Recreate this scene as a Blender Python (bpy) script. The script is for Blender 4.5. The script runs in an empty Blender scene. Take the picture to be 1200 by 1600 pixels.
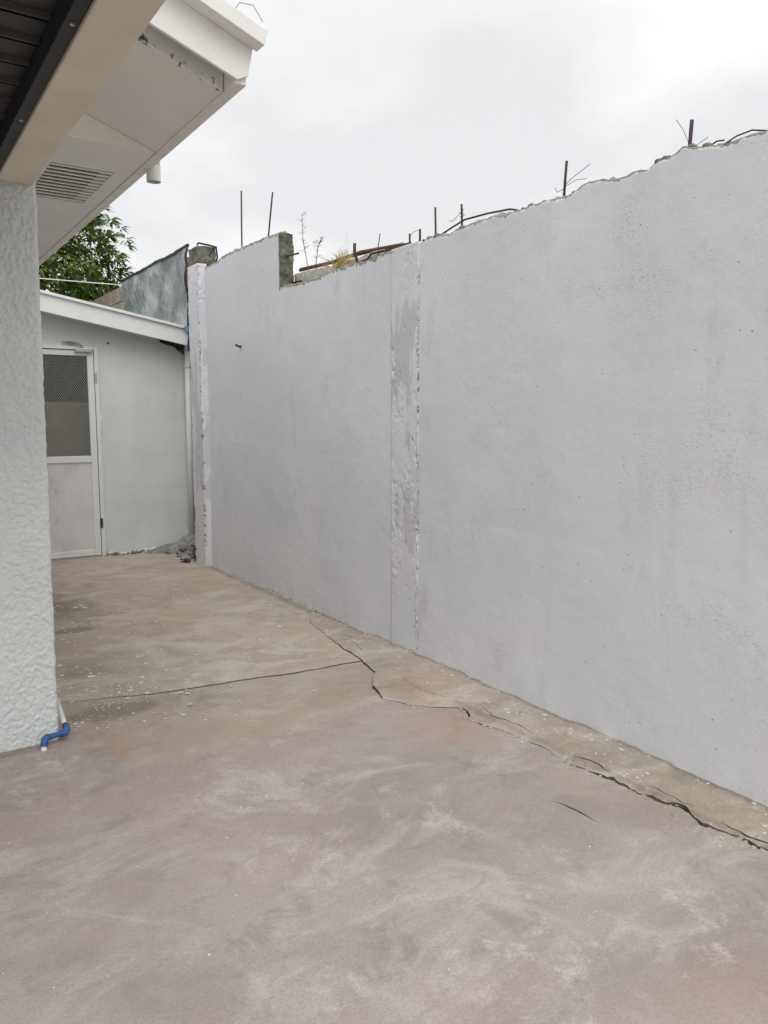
import bpy, bmesh, math, random
import numpy as np
from mathutils import Vector
from mathutils.geometry import delaunay_2d_cdt

R = math.radians
random.seed(7)
rng = np.random.default_rng(11)
S = bpy.context.scene
COL = S.collection

# ------------------------------------------------------------------ camera
cam = bpy.data.cameras.new('camera')
cam.sensor_fit = 'HORIZONTAL'; cam.sensor_width = 36.0; cam.lens = 36.0 * 1220 / 1200
cam.clip_start = 0.05; cam.clip_end = 500
co = bpy.data.objects.new('camera', cam); COL.objects.link(co)
co.location = (0, 0, 1.42)
co.rotation_euler = (R(90 - 6.73), 0, R(-33.53))
S.camera = co

# ------------------------------------------------------------------ sky: overcast, soft cloud cover over a Nishita sky
SUN_EL, SUN_AZ = R(58), R(203)          # azimuth clockwise from +Y
w = bpy.data.worlds.new('World'); S.world = w; w.use_nodes = True
nt = w.node_tree; nt.nodes.clear()
def wn(t, **k):
    n = nt.nodes.new(t)
    for a, b in k.items(): setattr(n, a, b)
    return n
wout = wn('ShaderNodeOutputWorld'); mixs = wn('ShaderNodeMixShader')
bg1 = wn('ShaderNodeBackground'); bg2 = wn('ShaderNodeBackground')
sky = wn('ShaderNodeTexSky', sky_type='NISHITA', sun_disc=False)
sky.sun_elevation = SUN_EL; sky.sun_rotation = SUN_AZ; sky.dust_density = 3.0
bg1.inputs[1].default_value = 0.12
nt.links.new(sky.outputs[0], bg1.inputs[0])
tc = wn('ShaderNodeTexCoord'); sep = wn('ShaderNodeSeparateXYZ')
nt.links.new(tc.outputs['Generated'], sep.inputs[0])
den = wn('ShaderNodeMath', operation='MAXIMUM'); den.inputs[1].default_value = 0.0
nt.links.new(sep.outputs[2], den.inputs[0])
den2 = wn('ShaderNodeMath', operation='ADD'); den2.inputs[1].default_value = 0.22
nt.links.new(den.outputs[0], den2.inputs[0])
comb = wn('ShaderNodeCombineXYZ')
for i in (0, 1):
    dv = wn('ShaderNodeMath', operation='DIVIDE')
    nt.links.new(sep.outputs[i], dv.inputs[0]); nt.links.new(den2.outputs[0], dv.inputs[1])
    nt.links.new(dv.outputs[0], comb.inputs[i])
cn = wn('ShaderNodeTexNoise'); cn.inputs['Scale'].default_value = 0.95; cn.inputs['Detail'].default_value = 6
cn.inputs['Roughness'].default_value = 0.52; cn.inputs['Distortion'].default_value = 0.35
nt.links.new(comb.outputs[0], cn.inputs['Vector'])
cr = wn('ShaderNodeValToRGB')
cr.color_ramp.elements[0].position = 0.40; cr.color_ramp.elements[0].color = (0.63, 0.635, 0.64, 1)
cr.color_ramp.elements[1].position = 0.60; cr.color_ramp.elements[1].color = (0.83, 0.83, 0.82, 1)
nt.links.new(cn.outputs[0], cr.inputs[0]); nt.links.new(cr.outputs[0], bg2.inputs[0])
bg2.inputs[1].default_value = 1.0
mixs.inputs[0].default_value = 0.94
nt.links.new(bg1.outputs[0], mixs.inputs[1]); nt.links.new(bg2.outputs[0], mixs.inputs[2])
nt.links.new(mixs.outputs[0], wout.inputs[0])

# ------------------------------------------------------------------ sun, veiled by cloud
sl = bpy.data.lights.new('sun', 'SUN'); sl.energy = 1.5; sl.angle = R(60); sl.color = (1, 0.975, 0.94)
so = bpy.data.objects.new('sun', sl); COL.objects.link(so)
sd = Vector((math.sin(SUN_AZ) * math.cos(SUN_EL), math.cos(SUN_AZ) * math.cos(SUN_EL), math.sin(SUN_EL)))
so.rotation_euler = (-sd).to_track_quat('-Z', 'Y').to_euler(); so.location = sd * 30
S.view_settings.view_transform = 'Standard'; S.view_settings.look = 'None'
S.view_settings.exposure = 0.44; S.view_settings.gamma = 1.0; S.view_settings.use_curve_mapping = False
S.cycles.max_bounces = 6; S.cycles.diffuse_bounces = 4

# ================================================================== helpers
def hash2(ix, iy, seed):
    h = (ix.astype(np.int64) * 374761393 + iy.astype(np.int64) * 668265263 + seed * 974634777) & 0xffffffff
    h = ((h ^ (h >> 13)) * 1274126177) & 0xffffffff
    h = h ^ (h >> 16)
    return (h & 0xffffff) / float(0xffffff)
def vnoise(x, y, seed=0):
    x = np.asarray(x, float); y = np.asarray(y, float)
    x, y = np.broadcast_arrays(x, y)
    ix = np.floor(x); iy = np.floor(y); fx = x - ix; fy = y - iy
    fx = fx * fx * fx * (fx * (fx * 6 - 15) + 10); fy = fy * fy * fy * (fy * (fy * 6 - 15) + 10)
    ix = ix.astype(int); iy = iy.astype(int)
    a = hash2(ix, iy, seed); b = hash2(ix + 1, iy, seed); c = hash2(ix, iy + 1, seed); d = hash2(ix + 1, iy + 1, seed)
    return (a * (1 - fx) + b * fx) * (1 - fy) + (c * (1 - fx) + d * fx) * fy * 1.0
def fbm(x, y, seed=0, oct=4, gain=.5):
    s = 0; a = 1; t = 0; x = np.asarray(x, float); y = np.asarray(y, float)
    for o in range(oct):
        s = s + a * (vnoise(x * 2 ** o + 17.3 * o, y * 2 ** o - 9.1 * o, seed + o) - .5) * 2
        t += a; a *= gain
    return s / t
def sstep(a, b, x):
    t = np.clip((x - a) / (b - a), 0, 1); return t * t * (3 - 2 * t)

ORG = {}
def empty(name, loc, label, cat, group=None, rotz=0):
    o = bpy.data.objects.new(name, None); COL.objects.link(o)
    o.empty_display_size = .1
    o.location = loc; o.rotation_euler = (0, 0, rotz); ORG[o.name] = Vector(loc)
    tag(o, label, cat, group); return o
def tag(o, label=None, cat=None, group=None, kind=None):
    if label: o['label'] = label
    if cat: o['category'] = cat
    if group: o['group'] = group
    if kind: o['kind'] = kind
    return o
def mesh(name, v, f, mat, smooth=False):
    me = bpy.data.meshes.new(name)
    v = np.asarray(v, float)
    me.from_pydata(v.tolist(), [], f if isinstance(f, list) else np.asarray(f).tolist())
    me.materials.append(mat)
    if smooth: me.polygons.foreach_set('use_smooth', [True] * len(me.polygons))
    me.update(); return me
def link(name, me, parent=None, org=None):
    o = bpy.data.objects.new(name, me); COL.objects.link(o)
    if parent is not None: o.parent = parent
    if org is not None: o.location = org
    ORG[o.name] = ORG[parent.name] if parent is not None else Vector(org if org is not None else (0, 0, 0))
    return o
def obj(name, v, f, mat, parent=None, smooth=False, local=False, base=None):
    """v in world coordinates (or the parent's, when local); a top-level thing gets its origin at base"""
    v = np.asarray(v, float)
    if parent is not None and not local: v = v - np.array(ORG[parent.name])
    if parent is None and base is not None: v = v - np.array(base)
    return link(name, mesh(name, v, f, mat, smooth), parent, base if parent is None else None)
def attr(o, name, vals):
    a = o.data.attributes.new(name, 'FLOAT', 'POINT'); a.data.foreach_set('value', np.asarray(vals, np.float32))
def box(x0, x1, y0, y1, z0, z1):
    v = [(x0,y0,z0),(x1,y0,z0),(x1,y1,z0),(x0,y1,z0),(x0,y0,z1),(x1,y0,z1),(x1,y1,z1),(x0,y1,z1)]
    f = [(0,3,2,1),(4,5,6,7),(0,1,5,4),(1,2,6,5),(2,3,7,6),(3,0,4,7)]
    return v, f
def prism(poly, axis, a, b):
    """extrude a polygon of (p, q) along an axis: 'y' -> (p, ., q), 'x' -> (., p, q), 'z' -> (p, q, .)"""
    n = len(poly)
    def P(pq, t):
        p, q = pq
        return (p, t, q) if axis == 'y' else ((t, p, q) if axis == 'x' else (p, q, t))
    v = [P(q, a) for q in poly] + [P(q, b) for q in poly]
    f = [tuple(range(n)), tuple(range(2*n-1, n-1, -1))] + [(i, i+n, (i+1) % n + n, (i+1) % n) for i in range(n)]
    return v, f
def fixn(me):
    bm = bmesh.new(); bm.from_mesh(me); bmesh.ops.recalc_face_normals(bm, faces=bm.faces); bm.to_mesh(me); bm.free()
class MB:
    def __init__(s): s.v = []; s.f = []
    def add(s, vf):
        n = len(s.v); s.v += [tuple(p) for p in vf[0]]; s.f += [tuple(i + n for i in q) for q in vf[1]]; return s
    def build(s, name, mat, parent=None, smooth=False, bevel=0, base=None, local=False):
        o = obj(name, s.v, s.f, mat, parent, smooth, local, base)
        bm = bmesh.new(); bm.from_mesh(o.data); bmesh.ops.recalc_face_normals(bm, faces=bm.faces)
        if bevel:
            bmesh.ops.bevel(bm, geom=[e for e in bm.edges if e.calc_face_angle(0) > .5], offset=bevel, segments=2, affect='EDGES', profile=.6)
        bm.to_mesh(o.data); bm.free()
        return o
def one(name, vf, mat, parent=None, bevel=0, smooth=False, base=None, local=False):
    return MB().add(vf).build(name, mat, parent, smooth, bevel, base, local)
def tube(pts, rad, seg=8, caps=True):
    P = [Vector(p) for p in pts]; n = len(P)
    rad = rad if hasattr(rad, '__len__') else [rad] * n
    v = []; f = []; prev = None
    for i, p in enumerate(P):
        t = (P[min(i+1, n-1)] - P[max(i-1, 0)]).normalized()
        if prev is None:
            a = Vector((0, 0, 1)) if abs(t.z) < .9 else Vector((1, 0, 0))
            u = t.cross(a).normalized()
        else:
            u = (prev - t * prev.dot(t)).normalized()
        prev = u; b = t.cross(u)
        for k in range(seg):
            an = 2 * math.pi * k / seg
            v.append(tuple(p + (u * math.cos(an) + b * math.sin(an)) * rad[i]))
    for i in range(n - 1):
        for k in range(seg):
            f.append((i*seg + k, i*seg + (k+1) % seg, (i+1)*seg + (k+1) % seg, (i+1)*seg + k))
    if caps:
        f.append(tuple(range(seg - 1, -1, -1))); f.append(tuple((n-1)*seg + k for k in range(seg)))
    return v, f
def gridfaces(nr, nc):
    i = np.arange(nr - 1)[:, None] * nc + np.arange(nc - 1)[None, :]
    i = i.ravel(); return np.stack([i, i + 1, i + nc + 1, i + nc], 1)
def rock(c, r, seed, sq=(1, 1, .7)):
    bm = bmesh.new(); bmesh.ops.create_icosphere(bm, subdivisions=2, radius=1)
    rr = random.Random(seed); dirs = [Vector((rr.uniform(-1,1), rr.uniform(-1,1), rr.uniform(-1,1))).normalized() for _ in range(9)]
    offs = [rr.uniform(.55, .9) for _ in dirs]
    v = []
    for q in bm.verts:
        p = q.co.copy()
        for d, o in zip(dirs, offs):
            k = p.dot(d)
            if k > o: p -= d * (k - o)
        p *= 1 + rr.uniform(-.05, .05)
        v.append((c[0] + p.x*r*sq[0], c[1] + p.y*r*sq[1], c[2] + p.z*r*sq[2]))
    f = [tuple(x.index for x in q.verts) for q in bm.faces]; bm.free()
    return v, f

# ------------------------------------------------------------------ materials
class Mat:
    def __init__(s, name, rough=.8, metal=0., spec=.3):
        s.m = bpy.data.materials.new(name); s.m.use_nodes = True
        s.t = s.m.node_tree; s.t.nodes.clear()
        s.out = s.n('ShaderNodeOutputMaterial'); s.b = s.n('ShaderNodeBsdfPrincipled')
        s.b.inputs['Roughness'].default_value = rough; s.b.inputs['Metallic'].default_value = metal
        s.b.inputs['Specular IOR Level'].default_value = spec
        s.l(s.b.outputs[0], s.out.inputs[0])
        s.co = s.n('ShaderNodeTexCoord').outputs['Object']; s.nrm = None
    def n(s, t, **k):
        x = s.t.nodes.new(t)
        for a, b in k.items(): setattr(x, a, b)
        return x
    def l(s, a, b): s.t.links.new(a, b)
    def setin(s, sock, v):
        if isinstance(v, (int, float)): sock.default_value = v
        elif isinstance(v, tuple): sock.default_value = v if len(v) == 4 or sock.type == 'VECTOR' else v + (1,)
        else: s.l(v, sock)
    def map(s, scale=(1,1,1), rot=(0,0,0), loc=(0,0,0)):
        m = s.n('ShaderNodeMapping'); s.l(s.co, m.inputs[0])
        m.inputs['Scale'].default_value = scale; m.inputs['Rotation'].default_value = rot; m.inputs['Location'].default_value = loc
        return m.outputs[0]
    def noise(s, scale, detail=4, rough=.55, vec=None, dist=0., ntype=None):
        x = s.n('ShaderNodeTexNoise'); s.l(vec or s.co, x.inputs['Vector'])
        x.inputs['Scale'].default_value = scale; x.inputs['Detail'].default_value = detail
        x.inputs['Roughness'].default_value = rough; x.inputs['Distortion'].default_value = dist
        return x.outputs[0]
    def vor(s, scale, vec=None, feature='F1', rnd=1.0):
        x = s.n('ShaderNodeTexVoronoi', feature=feature); s.l(vec or s.co, x.inputs['Vector'])
        x.inputs['Scale'].default_value = scale; x.inputs['Randomness'].default_value = rnd
        return x.outputs[0]
    def ramp(s, v, a, b, lo=0., hi=1.):
        x = s.n('ShaderNodeMapRange', clamp=True, interpolation_type='SMOOTHSTEP'); s.l(v, x.inputs[0])
        x.inputs[1].default_value = a; x.inputs[2].default_value = b; x.inputs[3].default_value = lo; x.inputs[4].default_value = hi
        return x.outputs[0]
    def math(s, op, a, b=0.):
        x = s.n('ShaderNodeMath', operation=op); s.setin(x.inputs[0], a); s.setin(x.inputs[1], b); return x.outputs[0]
    def mix(s, f, a, b, mode='MIX'):
        x = s.n('ShaderNodeMix', data_type='RGBA', blend_type=mode)
        s.setin(x.inputs[0], f); s.setin(x.inputs[6], a); s.setin(x.inputs[7], b); return x.outputs[2]
    def attr(s, name): return s.n('ShaderNodeAttribute', attribute_name=name).outputs['Fac']
    def bump(s, h, dist, strength=1.0):
        x = s.n('ShaderNodeBump'); x.inputs['Distance'].default_value = dist; x.inputs['Strength'].default_value = strength
        s.l(h, x.inputs['Height'])
        if s.nrm is not None: s.l(s.nrm, x.inputs['Normal'])
        s.nrm = x.outputs[0]; return s
    def done(s, col, rough=None):
        s.setin(s.b.inputs['Base Color'], col)
        if rough is not None: s.setin(s.b.inputs['Roughness'], rough)
        if s.nrm is not None: s.l(s.nrm, s.b.inputs['Normal'])
        return s.m

def m_wallpaint():
    m = Mat('painted_render', .75, spec=.25)
    big = m.noise(.9, 4, .65); c = m.mix(m.ramp(big, .3, .7), (.64, .645, .683), (.705, .708, .743))
    hue = m.noise(1.7, 3, .5, m.map(loc=(5, 3, 1))); c = m.mix(m.ramp(hue, .5, .72, 0, .4), c, (.615, .655, .66))
    hue2 = m.noise(2.3, 3, .5, m.map(loc=(1, 13, 7))); c = m.mix(m.ramp(hue2, .52, .75, 0, .3), c, (.70, .67, .685))
    rub = m.noise(4, 5, .7, m.map((1, 1, .5), loc=(2, 2, 2))); c = m.mix(m.ramp(rub, .54, .74, 0, .5), c, (.53, .53, .55))
    streak = m.noise(6, 3, .6, m.map((1, 1, .08))); c = m.mix(m.ramp(streak, .58, .8, 0, .3), c, (.55, .55, .55))
    # trowel pits and pinholes, in patches; smooth steel-trowelled areas between
    mask = m.ramp(m.noise(1.9, 5, .72, m.map(loc=(8, 1, 4))), .42, .78)
    pits = m.ramp(m.noise(120, 4, .78, m.map((1, .55, 1.2), (R(14), 0, 0))), .52, .80)
    pm = m.math('MULTIPLY', pits, mask)
    gate = m.ramp(m.noise(8, 2, .7), .44, .54)
    pin = m.math('MULTIPLY', m.ramp(m.vor(19, m.map((1, .8, 1.1))), .03, .075, 1, 0), gate)
    pin2 = m.math('MULTIPLY', m.ramp(m.vor(47, m.map((1, .7, 1.1), loc=(2, 1, 5))), .04, .12, 1, 0), m.math('MULTIPLY', mask, m.ramp(m.noise(13, 2, .6), .46, .62)))
    pinm = m.math('MAXIMUM', pin, m.math('MULTIPLY', pin2, .4))
    m.bump(m.noise(12, 4, .65), .005, .6)
    m.bump(m.math('MULTIPLY', m.noise(95, 3, .7), m.math('ADD', m.math('MULTIPLY', mask, .8), .2)), .0026, .8)
    m.bump(m.math('MULTIPLY', m.math('ADD', pm, m.math('MULTIPLY', pinm, 1.5)), -1.), .0032, 1.)
    c = m.mix(m.math('MULTIPLY', pinm, .6), c, (.22, .215, .21))
    c = m.mix(m.math('MULTIPLY', pm, .10), c, (.36, .36, .36))
    # bare mortar where the paint does not reach
    raw = m.math('ADD', m.attr('raw'), m.math('MULTIPLY', m.math('SUBTRACT', m.noise(28, 5, .65), .5), 1.5))
    rf = m.ramp(raw, .5, .62)
    rc = m.mix(m.noise(22, 5, .7), (.09, .09, .075), (.42, .41, .37))
    c = m.mix(rf, c, rc)
    pat = m.ramp(m.math('ADD', m.attr('patch'), m.math('MULTIPLY', m.math('SUBTRACT', m.noise(9, 4, .6), .5), .5)), .45, .58)
    c = m.mix(m.math('MULTIPLY', pat, .65), c, (.50, .50, .512))
    return m.done(c, m.ramp(m.noise(3), .3, .7, .62, .85))
def m_rawconcrete(name, a, b, moss=(.10, .11, .06), mossf=.5):
    m = Mat(name, .92, spec=.2)
    c = m.mix(m.ramp(m.noise(16, 6, .65), .3, .7), a + (1,), b + (1,))
    c = m.mix(m.ramp(m.noise(7, 4, .6, m.map(loc=(3, 1, 9))), .45, .65, 0, mossf), c, moss + (1,))
    m.bump(m.noise(45, 5, .7), .008, 1.); m.bump(m.noise(160, 2), .002, .8)
    return m.done(c)
def m_floor(name, a, b, warm, pale, moss=None, speck=.5):
    m = Mat(name, .88, spec=.25)
    dk = tuple(x * .66 for x in a) + (1,)
    c = m.mix(m.ramp(m.noise(1.6, 5, .72, dist=.5), .34, .66), a + (1,), b + (1,))
    c = m.mix(m.ramp(m.noise(.75, 3, .6, m.map(loc=(4, 7, 0))), .42, .62, 0, .8), c, warm + (1,))
    # trowel sweeps and chalky bloom
    sw = m.noise(1.7, 5, .72, m.map((1, 1.5, 1), (0, 0, R(40)), (1, 4, 0)), .9)
    c = m.mix(m.ramp(sw, .46, .72, 0, .62), c, pale + (1,))
    bl = m.math('MULTIPLY', m.ramp(m.noise(8, 6, .8), .50, .66), m.ramp(m.noise(1.4, 3, .6, m.map(loc=(2, 9, 0))), .47, .62))
    bl = m.math('MAXIMUM', bl, m.ramp(m.math('ADD', m.attr('bloom'), m.math('MULTIPLY', m.math('SUBTRACT', m.noise(11, 5, .8), .5), 1.6)), .45, .95))
    c = m.mix(m.math('MULTIPLY', bl, .72), c, pale + (1,))
    c = m.mix(m.ramp(m.noise(3.4, 5, .75, m.map(loc=(9, 2, 0)), .8), .52, .72, 0, .5), c, dk)
    # sand grain and small pits
    c = m.mix(m.ramp(m.noise(130, 3, .8), .40, .66, 0, .36), c, dk)
    dv = m.vor(9); c = m.mix(m.math('MULTIPLY', m.ramp(dv, .012, .03, 1, 0), speck), c, (.09, .075, .06, 1))
    c = m.mix(m.math('MULTIPLY', m.ramp(m.vor(15, m.map(loc=(3, 3, 0))), .02, .045, 1, 0), speck * .8), c, (.66, .64, .60, 1))
    c = m.mix(m.math('MULTIPLY', m.ramp(m.vor(31, m.map(loc=(7, 1, 0))), .03, .075, 1, 0), speck * .55), c, dk)
    scr = m.ramp(m.noise(5, 3, .6, m.map((.25, 9, 1), (0, 0, R(-18)))), .66, .70)
    c = m.mix(m.math('MULTIPLY', scr, .12), c, pale + (1,))
    rough_n = m.math('SUBTRACT', m.noise(7, 5, .78), .5)
    st = m.math('ADD', m.attr('stain'), m.math('MULTIPLY', rough_n, 1.1))
    c = m.mix(m.ramp(st, .3, .8, 0, .66), c, (.175, .15, .118, 1))
    rs = m.math('ADD', m.attr('rust'), m.math('MULTIPLY', rough_n, -.9))
    c = m.mix(m.ramp(rs, .3, .95, 0, .42), c, (.38, .255, .195, 1))
    ms = m.math('ADD', m.attr('moss'), m.math('MULTIPLY', m.math('SUBTRACT', m.noise(14, 4, .78, m.map(loc=(1, 8, 3))), .5), 1.5))
    c = m.mix(m.ramp(ms, .45, .95, 0, .6), c, (.20, .19, .125, 1))
    m.bump(m.noise(11, 4, .7), .008, .6); m.bump(m.noise(120, 3, .75), .0016, .6)
    return m.done(c)
def m_plain(name, col, rough=.6, var=.12, bump=.0006, bscale=60, metal=0., dirt=None, spec=.4):
    m = Mat(name, rough, metal, spec)
    d = tuple(x * (1 - var) for x in col)
    c = m.mix(m.ramp(m.noise(3.1, 5, .6), .3, .7), d + (1,), col + (1,))
    if dirt:
        c = m.mix(m.ramp(m.noise(6.5, 6, .7, m.map((1, 1, .5), loc=(2, 5, 1))), .52, .78, 0, .6), c, dirt + (1,))
        c = m.mix(m.ramp(m.noise(48, 3, .6), .62, .75, 0, .3), c, dirt + (1,))
    if bump: m.bump(m.noise(bscale, 4, .6), bump, .8); m.bump(m.noise(5, 2), .003, .4)
    return m.done(c)
def m_stucco():
    m = Mat('stucco', .8, spec=.25)
    c = m.mix(m.ramp(m.noise(2, 4, .6), .3, .7), (.645, .68, .67, 1), (.715, .74, .732, 1))
    c = m.mix(m.ramp(m.noise(30, 3), .5, .8, 0, .3), c, (.57, .60, .59, 1))
    m.bump(m.noise(110, 3, .65, m.map((1, 1, .8), (0, R(25), 0))), .0040, .9); m.bump(m.noise(220, 2, .6), .0012, .6)
    return m.done(c)
def m_peel():
    m = Mat('peeling_paint', .8)
    c = m.mix(m.ramp(m.noise(7, 3), .3, .7), (.76, .75, .73, 1), (.84, .83, .81, 1))
    g = m.math('ADD', m.attr('wear'), m.math('MULTIPLY', m.math('SUBTRACT', m.noise(34, 5, .7, m.map((1, 1, .6))), .5), 1.6))
    c = m.mix(m.ramp(g, .55, .68), c, (.11, .095, .08, 1))
    m.bump(m.ramp(g, .55, .68, 1, 0), .002, 1.)
    return m.done(c)
def m_galv():
    m = Mat('galvanized_sheet', .3, .75, .5)
    c = m.mix(m.ramp(m.noise(2.2, 5, .6, m.map(loc=(1, 1, 1))), .35, .7), (.22, .245, .245, 1), (.50, .53, .53, 1))
    c = m.mix(m.ramp(m.noise(18, 4, .7, m.map((1, 1, .3))), .6, .75, 0, .6), c, (.62, .66, .66, 1))  # pale streaks: scratches, and crease highlights put into the colour
    m.bump(m.noise(4.5, 5, .62, m.map((1, 1.3, .8)), 1.8), .07, 1.); m.bump(m.noise(13, 4, .7, m.map((1, 2.0, .8), (R(25), 0, 0)), 2.), .02, 1.)
    return m.done(c, m.ramp(m.noise(6, 4), .3, .7, .26, .5))
def m_leaf(name, a, b, c2):
    m = Mat(name, .45, spec=.4)
    c = m.mix(m.ramp(m.noise(2.3, 3), .35, .65), a + (1,), b + (1,))
    c = m.mix(m.ramp(m.n('ShaderNodeObjectInfo').outputs['Random'], 0, 1, 0, .0), c, a + (1,))
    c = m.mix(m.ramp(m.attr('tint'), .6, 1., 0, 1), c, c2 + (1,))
    tr = m.n('ShaderNodeBsdfTranslucent'); m.setin(tr.inputs[0], m.mix(.5, c, (.16, .26, .03, 1)))
    mx = m.n('ShaderNodeMixShader'); mx.inputs[0].default_value = .28
    mm = m.done(c); m.l(m.b.outputs[0], mx.inputs[1]); m.l(tr.outputs[0], mx.inputs[2]); m.l(mx.outputs[0], m.out.inputs[0])
    return mm

PAINT = m_wallpaint()
RAW = m_rawconcrete('bare_concrete', (.10, .10, .085), (.26, .255, .215), mossf=.6)
RAWP = m_rawconcrete('pale_mortar', (.32, .31, .28), (.52, .51, .46), (.16, .16, .10), .35)
FL_A = m_floor('slab_far', (.36, .31, .258), (.50, .445, .388), (.44, .345, .288), (.64, .595, .53))
FL_B = m_floor('slab_middle', (.33, .285, .242), (.425, .378, .332), (.40, .325, .275), (.54, .50, .45))
FL_C = m_floor('slab_near', (.305, .266, .245), (.39, .349, .327), (.375, .313, .287), (.54, .503, .475), speck=.7)
FL_D = m_floor('verge', (.31, .272, .225), (.46, .415, .362), (.42, .335, .278), (.64, .60, .54), speck=.9)
SOIL = m_plain('soil', (.075, .058, .042), .95, .4, .01, 30)
CRACK = m_plain('crack_dirt_shade', (.17, .14, .112), .95, .4, .006, 60, dirt=(.27, .23, .185))  # slab sides: dirt in the cracks, with the gap's shade put into the colour
STUCCO = m_stucco()
SOFF = m_plain('soffit_board', (.79, .77, .725), .7, .07, .0008, 40, dirt=(.70, .675, .625))
SOFF2 = m_plain('soffit_trim', (.80, .77, .71), .65, .08, .0008, 40, dirt=(.62, .58, .51))
BARGE = m_plain('barge_paint', (.82, .81, .78), .6, .06, .0006, 50, dirt=(.62, .59, .53))
PEEL = m_peel()
BEAM = m_plain('beam_paint', (.75, .69, .56), .6, .1, .0008, 40, dirt=(.52, .46, .35))
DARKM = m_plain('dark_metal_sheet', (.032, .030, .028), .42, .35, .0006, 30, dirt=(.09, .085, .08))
BLACK = m_plain('black_trim', (.022, .022, .023), .5, .3, .0005, 40)
SHEDW = m_plain('mint_render', (.655, .69, .675), .75, .1, .0015, 45, dirt=(.56, .585, .575))
WHITE = m_plain('white_enamel', (.74, .745, .73), .45, .05, .0003, 60, dirt=(.60, .60, .57))
DOORP = m_plain('scuffed_panel', (.68, .675, .67), .5, .12, .0004, 40, dirt=(.38, .37, .36))
ROOMSHADE = m_plain('room_shade', (.05, .05, .045), .9, .3)
OLIVE = m_plain('olive_reflection', (.24, .232, .16), .8, .3)
WIRE = m_plain('screen_wire', (.42, .42, .40), .5, .1, 0, metal=.3)
STEEL = m_plain('steel_closer', (.5, .5, .49), .35, .1, 0, metal=.8)
FASC = m_plain('shed_fascia_paint', (.76, .775, .77), .5, .05, .0005, 50, dirt=(.62, .63, .61))
GALV = m_galv()
RUST = m_plain('rusty_steel', (.075, .052, .042), .85, .4, .0015, 150, dirt=(.13, .065, .035))
RUSTR = m_plain('red_rust_steel', (.17, .075, .05), .85, .4, .0015, 150, dirt=(.08, .05, .04))
PURP = m_plain('purple_painted_steel', (.085, .035, .075), .7, .4, .0015, 150)
PVC = m_plain('pvc_white', (.72, .725, .70), .4, .05, .0003, 40, dirt=(.60, .60, .56))
BLUE = m_plain('blue_pvc', (.045, .12, .36), .5, .2, .0006, 40, dirt=(.16, .22, .38))
INDIGO = m_plain('indigo_plastic', (.035, .03, .16), .4, .3, .001, 40)
CYAN = m_plain('light_blue_plastic', (.12, .30, .48), .4, .3, .001, 40)
STONE = m_rawconcrete('rubble', (.16, .155, .14), (.36, .35, .33), (.10, .10, .08), .3)
FLAKE = m_plain('paint_drips', (.74, .73, .70), .8, .25, 0, dirt=(.50, .47, .42))
BLOCK = m_rawconcrete('hollow_block', (.22, .18, .14), (.36, .30, .235), (.13, .11, .09), .4)
STRAW = m_plain('dry_straw', (.62, .47, .21), .8, .3, 0, dirt=(.42, .31, .14))
TWIG = m_plain('dry_twig', (.17, .14, .10), .9, .3, 0)
BARK = m_plain('bark', (.11, .085, .065), .95, .4, .01, 25)
LEAF = m_leaf('mango_leaf', (.05, .09, .012), (.13, .20, .03), (.26, .31, .065))
WEEDG = m_plain('weed_green', (.07, .12, .03), .7, .3, 0)
SCREW = m_plain('screw_zinc', (.55, .55, .54), .4, .1, 0, metal=.6)

# ================================================================== the setting: ground and broken concrete yard
gnd = obj('ground', [(-60,-60,-.06),(60,-60,-.06),(60,80,-.06),(-60,80,-.06)], [(0,1,2,3)], SOIL)
tag(gnd, 'brown earth around and below the concrete yard', kind='structure')

def fractal(pts, step, amp, seed):
    """a polyline roughened like a crack; returns the points and the arc length"""
    out = []
    P = np.array(pts, float)
    for i in range(len(P) - 1):
        n = max(1, int(np.linalg.norm(P[i+1] - P[i]) / step))
        for k in range(n): out.append(P[i] + (P[i+1] - P[i]) * k / n)
    out.append(P[-1]); Q = np.array(out)
    s = np.concatenate([[0], np.cumsum(np.linalg.norm(np.diff(Q, axis=0), axis=1))])
    t = np.gradient(Q, axis=0); t /= np.linalg.norm(t, axis=1)[:, None] + 1e-9
    n = np.stack([-t[:, 1], t[:, 0]], 1)
    env = np.minimum(1, np.minimum(s, s[-1] - s) / .06)
    d = (fbm(s * 5, s * 0 + seed, seed, 4, .6) * amp + fbm(s * 28, s * 0 + 4.4, seed + 7, 3, .6) * amp * .35) * env
    return Q + n * d[:, None], s, n
def sides(pts, step, amp, seed, wfun):
    Q, s, n = fractal(pts, step, amp, seed)
    wl = wfun(s) * (.5 + .5 * np.abs(fbm(s * 14, s * 0 + 3.3, seed + 50, 3))) + .0006
    wr = wfun(s) * (.5 + .5 * np.abs(fbm(s * 14, s * 0 + 8.3, seed + 90, 3))) + .0006
    return Q + n * wl[:, None], Q - n * wr[:, None]

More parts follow.
